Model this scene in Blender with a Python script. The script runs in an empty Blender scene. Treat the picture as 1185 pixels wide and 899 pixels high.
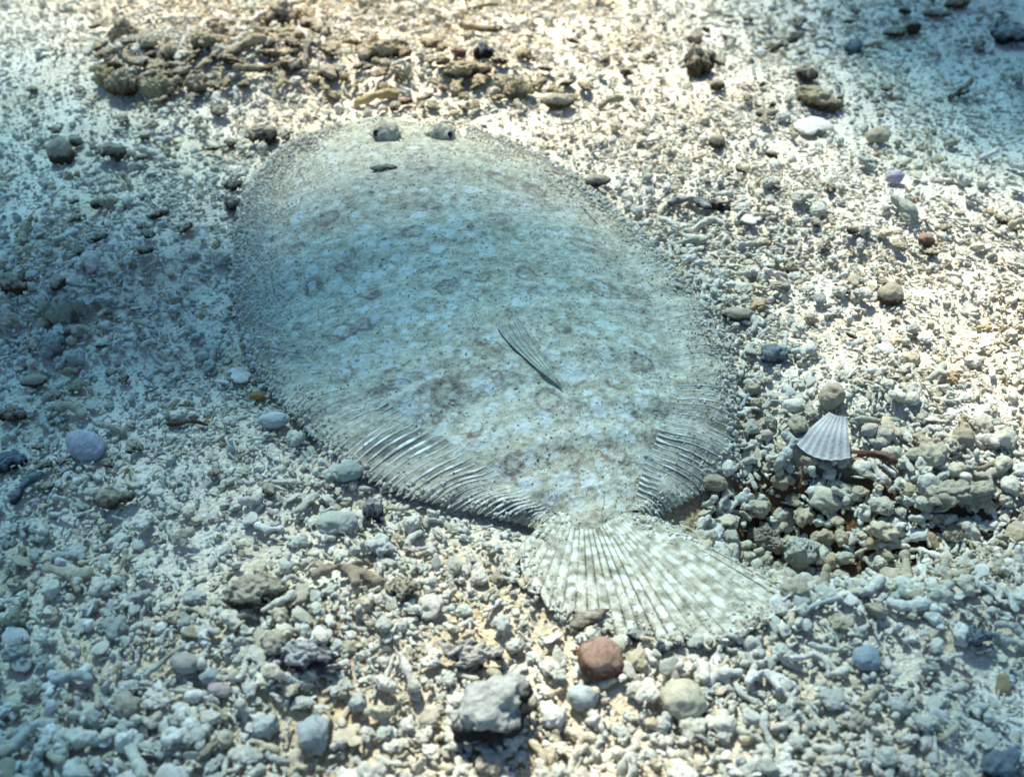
import bpy, bmesh, math, random
import numpy as np
from mathutils import Vector, Matrix, noise
from mathutils.bvhtree import BVHTree

random.seed(7)
RNG = np.random.default_rng(11)
D = bpy.data
SC = bpy.context.scene
COL = SC.collection

# ------------------------------------------------------------------ camera, sky, sun, exposure
CAM_H, PITCH, HFOV = 0.30, 40.0, 46.0
W0, H0 = 1185.0, 899.0
FPX = W0 / 2 / math.tan(math.radians(HFOV / 2))
cam = D.cameras.new('camera')
cam.sensor_width = 36.0
cam.lens = 18.0 / math.tan(math.radians(HFOV / 2))
cam.clip_start, cam.clip_end = 0.005, 500.0
cam.dof.use_dof = True
cam.dof.focus_distance = 0.46
cam.dof.aperture_fstop = 14.0
camo = D.objects.new('camera', cam)
COL.objects.link(camo)
camo.location = (0, 0, CAM_H)
camo.rotation_euler = (math.radians(90 - PITCH), 0, 0)
SC.camera = camo
CP, SP = math.cos(math.radians(PITCH)), math.sin(math.radians(PITCH))

SUN_EL, SUN_AZ = 58.0, -22.0          # azimuth measured from +Y towards +X
w = D.worlds.new('World')
SC.world = w
w.use_nodes = True
nt = w.node_tree
bg = nt.nodes['Background']
sky = nt.nodes.new('ShaderNodeTexSky')
sky.sky_type = 'NISHITA'
sky.sun_disc = False
sky.sun_elevation = math.radians(SUN_EL)
sky.sun_rotation = math.radians(SUN_AZ)
nt.links.new(sky.outputs[0], bg.inputs[0])
bg.inputs[1].default_value = 0.11
SUN_DIR = Vector((math.sin(math.radians(SUN_AZ)) * math.cos(math.radians(SUN_EL)),
                  math.cos(math.radians(SUN_AZ)) * math.cos(math.radians(SUN_EL)),
                  math.sin(math.radians(SUN_EL))))
sl = D.lights.new('sun', 'SUN')
sl.energy = 5.0
sl.angle = math.radians(5.0)
sl.color = (1.0, 0.925, 0.78)
slo = D.objects.new('sun', sl)
COL.objects.link(slo)
slo.location = SUN_DIR * 5
slo.rotation_euler = SUN_DIR.to_track_quat('Z', 'Y').to_euler()
SC.view_settings.view_transform = 'Standard'
SC.view_settings.look = 'None'
SC.view_settings.exposure = 1.5
SC.view_settings.gamma = 1.0

# ------------------------------------------------------------------ projection and tables
def g2px(x, y, z):
    d = y * CP - (z - CAM_H) * SP
    v = y * SP + (z - CAM_H) * CP
    d = np.where(d < 1e-3, 1e-3, d)
    return W0 / 2 + x / d * FPX, H0 / 2 - v / d * FPX

def _ray(px, py):
    u = (np.asarray(px, float) - W0 / 2) / FPX
    v = (H0 / 2 - np.asarray(py, float)) / FPX
    return u, CP + v * SP, -SP + v * CP

def px2plane(px, py, z=0.0):
    dx, dy, dz = _ray(px, py)
    t = (z - CAM_H) / dz
    return dx * t, dy * t

def table(px, py, xs, ys, vals):
    """smooth bilinear look-up of a coarse table of the place, given by where each spot is seen"""
    vals = np.asarray(vals, float)
    xs = np.asarray(xs, float); ys = np.asarray(ys, float)
    px = np.clip(px, xs[0], xs[-1] - 1e-6); py = np.clip(py, ys[0], ys[-1] - 1e-6)
    i = np.clip(np.searchsorted(xs, px, side='right') - 1, 0, len(xs) - 2)
    j = np.clip(np.searchsorted(ys, py, side='right') - 1, 0, len(ys) - 2)
    fx = (px - xs[i]) / (xs[i + 1] - xs[i]); fy = (py - ys[j]) / (ys[j + 1] - ys[j])
    fx = fx * fx * (3 - 2 * fx); fy = fy * fy * (3 - 2 * fy)
    return (vals[j, i] * (1 - fx) * (1 - fy) + vals[j, i + 1] * fx * (1 - fy)
            + vals[j + 1, i] * (1 - fx) * fy + vals[j + 1, i + 1] * fx * fy)

_perm = np.random.default_rng(5).random((256, 256))
def vnoise(x, y):
    xi = np.floor(x).astype(int); yi = np.floor(y).astype(int)
    fx = x - xi; fy = y - yi
    fx = fx * fx * (3 - 2 * fx); fy = fy * fy * (3 - 2 * fy)
    a = _perm[yi & 255, xi & 255]; b = _perm[yi & 255, (xi + 1) & 255]
    c = _perm[(yi + 1) & 255, xi & 255]; d = _perm[(yi + 1) & 255, (xi + 1) & 255]
    return (a * (1 - fx) + b * fx) * (1 - fy) + (c * (1 - fx) + d * fx) * fy - 0.5
def fbm(x, y, o=4):
    s = 0; a = 1.0
    for k in range(o):
        s = s + a * vnoise(x * 2 ** k + 17.3 * k, y * 2 ** k + 5.1 * k); a *= 0.5
    return s

# mounds and hollows of the sea bed: (seen at x, seen at y, radius x, radius y in metres, height in metres)
BUMPS = [(230, 70, .085, .04, .012), (500, 85, .11, .03, .008), (935, 95, .06, .03, .008),
         (890, 585, .028, .022, -.022), (985, 632, .034, .018, -.016), (1100, 600, .05, .016, -.010), (940, 545, .03, .012, -.006), (865, 480, .012, .03, -.006),
         (1000, 455, .05, .03, .006), (1040, 700, .07, .02, .006),
         (60, 360, .06, .04, .006), (180, 400, .05, .03, -.006), (200, 560, .08, .03, .005),
         (150, 800, .06, .02, .005), (560, 850, .05, .015, -.003), (30, 820, .04, .02, -.004), (610, 604, .012, .006, -.004),
         (800, 250, .03, .015, -.005), (1100, 250, .09, .05, .008), (1080, 80, .08, .04, -.006), (330, 720, .05, .02, .004)]
_B = []
for (bx, by, rx, ry, hh) in BUMPS:
    gx, gy = px2plane(bx, by)
    _B.append((float(gx), float(gy), rx, ry, hh))
def ground_h(x, y):
    x = np.asarray(x, float); y = np.asarray(y, float)
    near = 1.0 / (1 + ((x ** 2 + (y - .4) ** 2) / 4.0))
    h = 0.010 * fbm(x * 7 + 3, y * 7 + 9, 3) * near + 0.0050 * fbm(x * 55, y * 55, 3) * near
    h = h + 0.35 * fbm(x * .13 + 4, y * .13, 3) * (1 - near)
    for (cx, cy, rx, ry, hh) in _B:
        h = h + hh * np.exp(-(((x - cx) / rx) ** 2 + ((y - cy) / ry) ** 2))
    return h

def px2g(px, py, up=0.0):
    """where the ray of a seen spot meets the sea bed raised by `up`"""
    z = np.zeros(np.shape(px)) + up
    for _ in range(6):
        x, y = px2plane(px, py, z)
        z = ground_h(x, y) + up
    return x, y, z

def scale_at(x, y, z=0.0):
    return (y * CP - (z - CAM_H) * SP) / FPX          # metres per photo pixel

# ------------------------------------------------------------------ materials
def mat(name):
    m = D.materials.new(name); m.use_nodes = True
    n = m.node_tree
    b = n.nodes['Principled BSDF']
    b.inputs['Roughness'].default_value = 0.85
    b.inputs['Specular IOR Level'].default_value = 0.25
    return m, n, b
def N(n, t, **kw):
    o = n.nodes.new(t)
    for k, v in kw.items():
        if k in o.inputs: o.inputs[k].default_value = v
        else: setattr(o, k, v)
    return o
def ramp(n, stops):
    r = n.nodes.new('ShaderNodeValToRGB')
    e = r.color_ramp.elements
    while len(e) < len(stops): e.new(0.5)
    for k, (p, c) in enumerate(stops):
        e[k].position = p
        e[k].color = (c[0], c[1], c[2], 1) if not isinstance(c, (int, float)) else (c, c, c, 1)
    return r
def mixc(n, a, b, f, mode='MIX'):
    m = n.nodes.new('ShaderNodeMix'); m.data_type = 'RGBA'; m.blend_type = mode
    for s, v in ((0, f), (6, a), (7, b)):
        if hasattr(v, 'is_output'): n.links.new(v, m.inputs[s])
        elif isinstance(v, (int, float)): m.inputs[s].default_value = v
        else: m.inputs[s].default_value = (v[0], v[1], v[2], 1)
    return m.outputs[2]
def texobj(n, scale, detail=4, rough=.6, kind='noise', rnd=True):
    tc = n.nodes.new('ShaderNodeTexCoord')
    src = tc.outputs['Object']
    if rnd:
        oi = n.nodes.new('ShaderNodeObjectInfo')
        va = N(n, 'ShaderNodeVectorMath', operation='ADD')
        cb = n.nodes.new('ShaderNodeCombineXYZ')
        mm = N(n, 'ShaderNodeMath', operation='MULTIPLY'); mm.inputs[1].default_value = 37.0
        n.links.new(oi.outputs['Random'], mm.inputs[0])
        for k in range(3): n.links.new(mm.outputs[0], cb.inputs[k])
        n.links.new(src, va.inputs[0]); n.links.new(cb.outputs[0], va.inputs[1])
        src = va.outputs[0]
    if kind == 'noise':
        t = N(n, 'ShaderNodeTexNoise', Scale=scale, Detail=detail, Roughness=rough)
    else:
        t = N(n, 'ShaderNodeTexVoronoi', Scale=scale)
    n.links.new(src, t.inputs['Vector'])
    return t
def bump(n, b, h, strength, dist):
    bp = N(n, 'ShaderNodeBump', Strength=strength, Distance=dist)
    n.links.new(h, bp.inputs['Height'])
    n.links.new(bp.outputs[0], b.inputs['Normal'])
    return bp

def rubble_material(name, source, unit=1.0):
    """source: 'INSTANCER' attribute tint or 'OBJECT' colour; unit = size of a piece in object space"""
    m, n, b = mat(name)
    if source == 'OBJECT':
        oi = n.nodes.new('ShaderNodeObjectInfo'); base = oi.outputs['Color']
    else:
        a = N(n, 'ShaderNodeAttribute', attribute_type='INSTANCER', attribute_name='tint'); base = a.outputs['Color']
    big = texobj(n, 2.6 / unit, 4, .65)
    r1 = ramp(n, [(.28, (.62, .54, .42) if source == 'OBJECT' else (.82, .76, .66)), (.44, (.93, .92, .87)), (.62, (1.05, 1.06, 1.05))])
    n.links.new(big.outputs[0], r1.inputs[0])
    c = mixc(n, base, r1.outputs[0], 1.0, 'MULTIPLY')
    st = texobj(n, 5.0 / unit, 3, .7)
    r2 = ramp(n, [(.60, 0.0), (.72, 0.55 if source == 'OBJECT' else .22)])
    n.links.new(st.outputs[1], r2.inputs[0])
    c = mixc(n, c, (.16, .125, .075), r2.outputs[0])
    vo = texobj(n, 13.0 / unit, kind='vor')
    r3 = ramp(n, [(.0, 0.72), (.32, 1.0)])
    n.links.new(vo.outputs['Distance'], r3.inputs[0])
    c = mixc(n, c, r3.outputs[0], 1.0, 'MULTIPLY')
    n.links.new(c, b.inputs['Base Color'])
    fine = texobj(n, 16 / unit, 5, .75)
    ad = N(n, 'ShaderNodeMath', operation='ADD')
    n.links.new(fine.outputs[0], ad.inputs[0]); n.links.new(r3.outputs[0], ad.inputs[1])
    bump(n, b, ad.outputs[0], .55, .05 * unit)
    return m
M_GRAV = rubble_material('rubble_gravel', 'INSTANCER')
M_RUB = rubble_material('rubble', 'OBJECT')

# sand
M_SAND, n, b = mat('coral_sand')
s1 = texobj(n, 900, 4, .7, rnd=False)
s2 = texobj(n, 22, 4, .6, rnd=False)
s3 = texobj(n, 520, kind='vor', rnd=False)
r = ramp(n, [(.28, (.40, .29, .18)), (.45, (.63, .55, .42)), (.66, (.76, .73, .65))])
n.links.new(s1.outputs[0], r.inputs[0])
r2 = ramp(n, [(.35, (.80, .68, .50)), (.6, (1.0, 1.0, 1.0))])
n.links.new(s2.outputs[0], r2.inputs[0])
c = mixc(n, r.outputs[0], r2.outputs[0], 1.0, 'MULTIPLY')
at = N(n, 'ShaderNodeAttribute', attribute_name='wear')
wm = N(n, 'ShaderNodeMath', operation='MULTIPLY'); wm.inputs[1].default_value = .6
n.links.new(at.outputs['Fac'], wm.inputs[0])
c = mixc(n, c, (.70, .68, .60), wm.outputs[0])
a2_ = N(n, 'ShaderNodeAttribute', attribute_name='shade_stain')
c = mixc(n, c, (.13, .07, .03), a2_.outputs['Fac'])  # brown detritus colour that also paints shade into the pit
n.links.new(c, b.inputs['Base Color'])
ad = N(n, 'ShaderNodeMath', operation='ADD')
n.links.new(s1.outputs[0], ad.inputs[0]); n.links.new(s3.outputs['Distance'], ad.inputs[1])
bump(n, b, ad.outputs[0], .9, .0012)

# ------------------------------------------------------------------ object helpers
def mesh_from(name, V, F, m=None, smooth=True):
    me = D.meshes.new(name)
    me.from_pydata([tuple(v) for v in V], [], [tuple(int(i) for i in f) for f in F])
    me.update()
    if smooth: me.polygons.foreach_set('use_smooth', [True] * len(me.polygons))
    if m: me.materials.append(m)
    return me
def link(name, me, parent=None, label=None, cat=None, group=None, kind=None, loc=None):
    o = D.objects.new(name, me); COL.objects.link(o)
    if parent is not None: o.parent = parent
    if loc is not None: o.location = loc
    if label: o['label'] = label
    if cat: o['category'] = cat
    if group: o['group'] = group
    if kind: o['kind'] = kind
    return o
def grid_faces(nu, nv, off=0, flip=False):
    i = np.arange(nu - 1)[:, None] * nv + np.arange(nv - 1)[None, :] + off
    f = np.stack([i, i + 1, i + nv + 1, i + nv], -1).reshape(-1, 4)
    return f[:, ::-1] if flip else f
def set_col(me, name, arr):
    a = me.color_attributes.new(name, 'FLOAT_COLOR', 'POINT')
    full = np.ones((len(arr), 4), np.float32); full[:, :arr.shape[1]] = arr
    a.data.foreach_set('color', full.ravel())
def fast_mesh(name, V, F, m):
    me = D.meshes.new(name)
    V = np.asarray(V, np.float32); F = np.asarray(F, np.int32)
    me.vertices.add(len(V)); me.vertices.foreach_set('co', V.ravel())
    k = F.shape[1]
    me.loops.add(F.size); me.loops.foreach_set('vertex_index', F.ravel())
    me.polygons.add(len(F))
    me.polygons.foreach_set('loop_start', np.arange(len(F), dtype=np.int32) * k)
    me.polygons.foreach_set('loop_total', np.full(len(F), k, np.int32))
    me.polygons.foreach_set('use_smooth', np.ones(len(F), bool))
    me.update(calc_edges=True); me.validate()
    me.materials.append(m)
    return me

# ------------------------------------------------------------------ sea bed: one sheet to the horizon
def axis(lo, hi, step, far):
    a = list(np.arange(lo, hi + step / 2, step))
    s, p = step, hi
    up = []
    while p < far: s *= 1.22; p += s; up.append(p)
    s, p = step, lo
    dn = []
    while p > -far: s *= 1.22; p -= s; dn.append(p)
    return np.array(dn[::-1] + a + up)
gx = axis(-.75, .75, .0040, 90); gy = axis(-.05, 1.15, .0040, 90)
GX, GY = np.meshgrid(gx, gy, indexing='ij')
GZ = ground_h(GX, GY)
V = np.stack([GX, GY, GZ], -1).reshape(-1, 3)
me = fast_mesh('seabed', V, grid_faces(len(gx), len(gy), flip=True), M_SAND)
px_, py_ = g2px(V[:, 0], V[:, 1], V[:, 2])
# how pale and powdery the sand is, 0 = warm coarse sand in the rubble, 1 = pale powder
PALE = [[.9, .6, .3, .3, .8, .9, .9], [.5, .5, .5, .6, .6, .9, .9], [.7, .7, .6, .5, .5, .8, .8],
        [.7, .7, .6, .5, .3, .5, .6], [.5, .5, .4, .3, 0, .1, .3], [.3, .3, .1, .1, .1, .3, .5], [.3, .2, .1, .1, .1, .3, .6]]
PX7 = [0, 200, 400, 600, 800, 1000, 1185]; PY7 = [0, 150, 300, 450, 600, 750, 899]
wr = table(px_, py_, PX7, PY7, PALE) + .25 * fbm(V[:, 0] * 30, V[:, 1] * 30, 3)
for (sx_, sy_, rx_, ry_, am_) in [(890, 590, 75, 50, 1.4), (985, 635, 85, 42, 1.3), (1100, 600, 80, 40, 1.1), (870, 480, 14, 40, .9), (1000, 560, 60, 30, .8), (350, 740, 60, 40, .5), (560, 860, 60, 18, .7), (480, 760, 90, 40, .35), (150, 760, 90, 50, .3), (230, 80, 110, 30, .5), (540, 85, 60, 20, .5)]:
    wr = wr - am_ * 1.4 * np.exp(-((px_ - sx_) / rx_) ** 2 - ((py_ - sy_) / ry_) ** 2)  # darkens pit and gaps so they read as shaded, besides brown detritus
a = me.attributes.new('shade_stain', 'FLOAT', 'POINT')
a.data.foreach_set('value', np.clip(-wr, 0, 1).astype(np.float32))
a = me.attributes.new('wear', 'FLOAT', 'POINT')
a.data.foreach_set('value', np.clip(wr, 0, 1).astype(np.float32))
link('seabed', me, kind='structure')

# ------------------------------------------------------------------ unseen sea surface, height and tint shaped to lay sun and shade patches
LIT = [[.74, .95, 1.0, 1.0, .80, .18, .04],  # wanted sun and shade on the bed, by seen position
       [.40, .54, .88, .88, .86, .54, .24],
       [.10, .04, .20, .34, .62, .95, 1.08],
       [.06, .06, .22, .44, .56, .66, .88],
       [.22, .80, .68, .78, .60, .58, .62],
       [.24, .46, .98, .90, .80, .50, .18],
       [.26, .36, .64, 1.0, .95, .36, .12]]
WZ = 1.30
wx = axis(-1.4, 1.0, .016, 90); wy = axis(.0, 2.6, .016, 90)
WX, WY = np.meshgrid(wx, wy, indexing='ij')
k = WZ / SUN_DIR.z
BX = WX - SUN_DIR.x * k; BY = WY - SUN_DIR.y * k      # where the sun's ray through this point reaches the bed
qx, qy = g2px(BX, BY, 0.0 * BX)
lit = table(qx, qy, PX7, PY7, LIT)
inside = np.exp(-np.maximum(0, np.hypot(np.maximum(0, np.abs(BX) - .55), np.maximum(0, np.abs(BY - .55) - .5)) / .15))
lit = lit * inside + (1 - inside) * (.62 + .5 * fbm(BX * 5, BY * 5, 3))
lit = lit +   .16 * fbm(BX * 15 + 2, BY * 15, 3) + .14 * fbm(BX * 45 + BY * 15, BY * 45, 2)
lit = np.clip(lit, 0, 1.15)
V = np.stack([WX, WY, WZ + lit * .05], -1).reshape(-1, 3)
M_GOBO = D.materials.new('sea_surface_gobo'); M_GOBO.use_nodes = True
n = M_GOBO.node_tree; n.nodes.clear()
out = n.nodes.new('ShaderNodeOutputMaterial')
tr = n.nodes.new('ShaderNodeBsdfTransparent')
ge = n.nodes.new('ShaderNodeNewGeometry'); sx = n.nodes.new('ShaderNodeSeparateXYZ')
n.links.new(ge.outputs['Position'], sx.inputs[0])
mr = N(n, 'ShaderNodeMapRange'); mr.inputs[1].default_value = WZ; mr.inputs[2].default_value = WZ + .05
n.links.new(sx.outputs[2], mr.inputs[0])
r = ramp(n, [(.0, (.004, .032, .072)), (.3, (.027, .122, .205)), (.6, (.225, .390, .495)), (1.0, (1.0, 1.0, .99))])  # bluish shade to clear sun, put into the sheet's tint
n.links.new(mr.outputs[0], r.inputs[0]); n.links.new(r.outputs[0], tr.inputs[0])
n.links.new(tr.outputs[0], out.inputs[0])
me = fast_mesh('sea_surface_gobo', V, grid_faces(len(wx), len(wy), flip=True), M_GOBO)
link('sea_surface_gobo', me, kind='structure')

# ------------------------------------------------------------------ rubble shapes
def remeshed(name, blobs, voxel, rough, m, seed, smooth_it=2, freq=2.5, squash=1.0, target=None):
    """blobs: (x, y, z, r); voxel-joined into one skin, roughened, scaled to unit length"""
    bm = bmesh.new()
    for (x, y, z, r_) in blobs:
        bmesh.ops.create_icosphere(bm, subdivisions=2, radius=r_, matrix=Matrix.Translation((x, y, z)))
    me = D.meshes.new('tmp'); bm.to_mesh(me); bm.free()
    o = D.objects.new('tmp', me); COL.objects.link(o)
    md = o.modifiers.new('r', 'REMESH'); md.mode = 'VOXEL'; md.voxel_size = voxel
    ms = o.modifiers.new('s', 'SMOOTH'); ms.iterations = smooth_it; ms.factor = .6
    dg = bpy.context.evaluated_depsgraph_get()
    ev = D.meshes.new_from_object(o.evaluated_get(dg))
    D.objects.remove(o); D.meshes.remove(me)
    nv = len(ev.vertices)
    co = np.empty(nv * 3); ev.vertices.foreach_get('co', co); co = co.reshape(-1, 3)
    nn = np.empty(nv * 3); ev.vertices.foreach_get('normal', nn); nn = nn.reshape(-1, 3)
    d = np.array([noise.noise(Vector(p) * freq + Vector((seed * 3.1, 0, 0))) * .6
                  + noise.noise(Vector(p) * freq * 2.7 + Vector((0, seed * 1.7, 0))) * .4 for p in co])
    co = co + nn * (d * rough)[:, None]
    co[:, 2] *= squash
    lo, hi = co.min(0), co.max(0)
    co = (co - (lo + hi) / 2) / (hi - lo)[0:3].max()
    ev.vertices.foreach_set('co', co.ravel())
    ev.polygons.foreach_set('use_smooth', np.ones(len(ev.polygons), bool))
    ev.materials.clear(); ev.materials.append(m)
    ev.name = name
    ev.update()
    return ev

def stick_blobs(rs, bend=.4, r0=.16, knobs=1, branch=0):
    b = []
    n_ = 14
    ph = rs.uniform(0, 6.28); taper = rs.uniform(-.35, .35)
    for i in range(n_):
        t = i / (n_ - 1)
        x = t - .5
        y = bend * (math.sin(t * 2.6 + ph) - math.sin(ph + 1.3)) * .35
        z = .10 * math.sin(t * 3 + ph * 2)
        r_ = r0 * (1 + taper * (t - .5) * 1.2) * (1 + .16 * math.sin(t * 11 + ph)) * (1.12 if i in (0, n_ - 1) else 1)
        b.append((x, y, z, r_))
    for _ in range(knobs):
        i = rs.randrange(2, n_ - 2); a = rs.uniform(0, 6.28)
        x, y, z, r_ = b[i]
        b.append((x, y + math.cos(a) * r_ * .8, z + abs(math.sin(a)) * r_ * .8, r_ * rs.uniform(.5, .75)))
    for _ in range(branch):
        i = rs.randrange(4, n_ - 4); s = rs.choice((-1, 1)); x, y, z, r_ = b[i]
        L = rs.uniform(.25, .5); lean = rs.uniform(-.5, .5)
        for j in range(1, 7):
            q = j / 6
            b.append((x + lean * L * q, y + s * L * q, z + .15 * q * L, r_ * (1 - .25 * q)))
    return b
def lump_blobs(rs, n_=5, spread=.3, flat=1.0):
    b = [(0, 0, 0, .34)]
    for _ in range(n_):
        a = rs.uniform(0, 6.28); c = rs.uniform(-1, 1); s = math.sqrt(1 - c * c)
        b.append((math.cos(a) * s * spread * 1.3, math.sin(a) * s * spread, c * spread * .7 * flat, rs.uniform(.14, .28)))
    return b
def build_shapes(m, vox, q):
    rs = random.Random(q)
    sticks, lumps, chips = [], [], []
    for k in range(10):
        sticks.append(remeshed('coral_stick', stick_blobs(rs, rs.uniform(.1, .9), rs.uniform(.125, .20), rs.randrange(0, 3), 1 if k % 3 == 0 else 0), vox, .07, m, k + q, 2, 3.5))
    for k in range(10):
        lumps.append(remeshed('coral_lump', lump_blobs(rs, rs.randrange(2, 8), rs.uniform(.18, .36), .8), vox, .19, m, k + 20 + q, 1, 3.6, rs.uniform(.65, .95)))
    for k in range(5):
        chips.append(remeshed('shell_chip', lump_blobs(rs, rs.randrange(2, 5), .34, .2), vox * 1.1, .10, m, k + 40 + q, 2, 2.5, .30))
    return sticks, lumps, chips
ST, LU, CH = build_shapes(M_RUB, .048, 3)
st, lu, ch = build_shapes(M_GRAV, .070, 9)

# ------------------------------------------------------------------ fish outline on the sand
LIFT = .0060
PAIR_L = [((400, 150), (388, 146)), ((352, 178), (322, 172)), ((318, 238), (282, 222)), ((308, 305), (268, 298)),
          ((320, 372), (272, 362)), ((352, 422), (292, 428)), ((405, 452), (335, 484)), ((465, 485), (392, 538)),
          ((525, 525), (452, 572)), ((585, 562), (518, 590)), ((628, 590), (596, 606)), ((644, 600), (620, 614))]
PAIR_R = [((538, 158), (550, 152)), ((598, 186), (628, 182)), ((668, 232), (704, 232)), ((722, 290), (766, 290)),
          ((762, 355), (815, 352)), ((782, 420), (848, 420)), ((783, 468), (856, 488)), ((768, 512), (838, 546)),
          ((750, 548), (800, 580)), ((738, 580), (762, 600)), ((728, 592), (748, 606))]
def spline(pts, n_):
    """points every equal chord length along a Catmull-Rom curve"""
    P = np.asarray(pts, float)
    P = np.vstack([2 * P[0] - P[1], P, 2 * P[-1] - P[-2]])
    o = []
    for i in range(1, len(P) - 2):
        t = np.linspace(0, 1, 40, endpoint=False)[:, None]
        a, b_, c_, d_ = P[i - 1], P[i], P[i + 1], P[i + 2]
        o.append(.5 * (2 * b_ + (c_ - a) * t + (2 * a - 5 * b_ + 4 * c_ - d_) * t ** 2 + (3 * b_ - a - 3 * c_ + d_) * t ** 3))
    o.append(P[-2][None]); o = np.vstack(o)
    return o
def resample(o, n_, ref=None):
    d = np.r_[0, np.cumsum(np.linalg.norm(np.diff(ref if ref is not None else o, axis=0), axis=1))]
    t = np.linspace(0, d[-1], n_)
    return np.stack([np.interp(t, d, o[:, k]) for k in range(o.shape[1])], -1)
def groundpts(pts, up):
    P = np.asarray(pts, float)
    x, y, z = px2g(P[:, 0], P[:, 1], up)
    return np.stack([x, y, z], -1)

EDGE_L = groundpts([(455, 138)] + [p[0] for p in PAIR_L] + [(662, 622)], LIFT)
EDGE_R = groundpts([(482, 136)] + [p[0] for p in PAIR_R] + [(722, 620)], LIFT)
NU, NV = 400, 300
# body rows joined by equal progress towards the tail along the axis
AX0 = (EDGE_L[0] + EDGE_R[0]) / 2; AX1 = (EDGE_L[-1] + EDGE_R[-1]) / 2
axd = (AX1 - AX0)[:2]; AXL = np.linalg.norm(axd); axd = axd / AXL; axn = np.array([-axd[1], axd[0]])
def edge_fn(E):
    s_ = spline(E, 0)
    t = (s_[:, :2] - AX0[:2]) @ axd; o = (s_[:, :2] - AX0[:2]) @ axn
    k = np.argsort(t)
    return t[k], o[k]
tL, oL = edge_fn(EDGE_L); tR, oR = edge_fn(EDGE_R)
uu = np.linspace(0, 1, NU)
prof = AXL * (uu * 1.0)
eL = np.interp(prof, tL, oL); eR = np.interp(prof, tR, oR)
mid = (eL + eR) / 2; half = (eR - eL) / 2
half = half * np.clip(np.sqrt(np.clip(uu / .05, 0, 1)), .10, 1)
th = np.linspace(-1, 1, NV); vv = np.sin(th * math.pi / 2) * .35 + th * .65
Hh = np.interp(uu, [0, .03, .10, .25, .45, .7, .85, .95, 1], [.003, .008, .011, .015, .016, .0125, .009, .0045, .0016])
T = prof[:, None] + 0 * vv[None]; O = mid[:, None] + half[:, None] * vv[None]
BXx = AX0[0] + T * axd[0] + O * axn[0]; BYy = AX0[1] + T * axd[1] + O * axn[1]
dome = np.clip(1 - np.abs(vv) ** 2.0, 0, 1) ** .95
# the bed below the fish, smoothed so the body does not follow each ripple
gz = ground_h(BXx, BYy)
rim = (gz[:, :1] * (1 - (vv[None] + 1) / 2) + gz[:, -1:] * ((vv[None] + 1) / 2))
BZ = rim + LIFT + Hh[:, None] * dome[None]
BZ = BZ + .0011 * fbm(BXx * 40, BYy * 40, 3) * dome[None] + .0005 * fbm(BXx * 220, BYy * 220, 2) * dome[None]
# low ridge of the lateral line
BZ = BZ + .0006 * np.exp(-((vv[None] - .10) / .02) ** 2) * (uu[:, None] > .35)
SKIN_TOP = np.stack([BXx, BYy, BZ], -1)
FISH_O = Vector((float(BXx[NU // 2, NV // 2]), float(BYy[NU // 2, NV // 2]), float(gz.mean())))
O3 = np.array(FISH_O)
bvh_body = BVHTree.FromPolygons([tuple(p) for p in SKIN_TOP[::4, ::4].reshape(-1, 3)],
                                [tuple(int(i) for i in f) for f in grid_faces(len(SKIN_TOP[::4]), len(SKIN_TOP[0, ::4]))])
CAMV = Vector((0, 0, CAM_H))
def on_skin(px, py):
    dx, dy, dz = _ray(px, py)
    h = bvh_body.ray_cast(CAMV, Vector((float(dx), float(dy), float(dz))).normalized())
    return h[0], h[1]

RINGS = [(427, 339, 16), (516, 332, 17), (699, 334, 16), (516, 455, 18), (454, 438, 14), (744, 421, 16), (633, 462, 18), (660, 529, 16),
         (594, 536, 14), (710, 526, 15), (609, 317, 15), (479, 267, 13), (379, 253, 14), (578, 252, 16), (509, 276, 7), (344, 287, 12),
         (483, 192, 13), (500, 238, 12), (362, 334, 13), (393, 309, 8), (345, 288, 10), (560, 392, 12), (652, 380, 10), (714, 442, 14), (620, 222, 14),
         (676, 283, 15), (550, 500, 9), (430, 205, 10), (745, 350, 14), (392, 384, 14), (405, 295, 9), (575, 205, 11), (420, 375, 10)]
PALES = [(450, 403, 12), (437, 409, 9), (415, 418, 11), (557, 513, 11), (533, 524, 11), (592, 421, 10), (554, 442, 9), (567, 447, 8), (469, 474, 15),
         (633, 487, 9), (604, 492, 11), (675, 492, 12), (716, 499, 17), (614, 530, 10), (655, 556, 12), (613, 560, 15), (572, 548, 10),
         (683, 555, 14), (471, 366, 12), (500, 367, 9), (518, 364, 8), (554, 330, 7), (697, 406, 7), (775, 361, 9), (687, 437, 7),
         (565, 475, 6), (501, 266, 9), (519, 269, 8), (538, 233, 8), (486, 249, 9), (428, 179, 7), (526, 256, 10), (421, 263, 8),
         (542, 219, 10), (561, 289, 12), (504, 289, 9), (450, 254, 6), (522, 216, 7), (344, 252, 9), (378, 293, 9), (343, 264, 6),
         (665, 433, 17), (693, 470, 12), (725, 478, 11), (620, 590, 9), (640, 575, 10), (668, 585, 12), (700, 580, 10), (590, 455, 6),
         (640, 410, 9), (600, 350, 9), (650, 330, 8), (700, 375, 9), (640, 270, 9), (610, 240, 8), (470, 310, 8), (405, 340, 8), (440, 315, 7), (540, 410, 8)]
rs = random.Random(3)
for _ in range(430):
    PALES.append((rs.uniform(290, 830), 160 + 430 * rs.random() ** .75, rs.uniform(2.5, 8)))
for _ in range(26):
    RINGS.append((rs.uniform(330, 780), rs.uniform(180, 560), rs.uniform(5, 9)))
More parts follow.
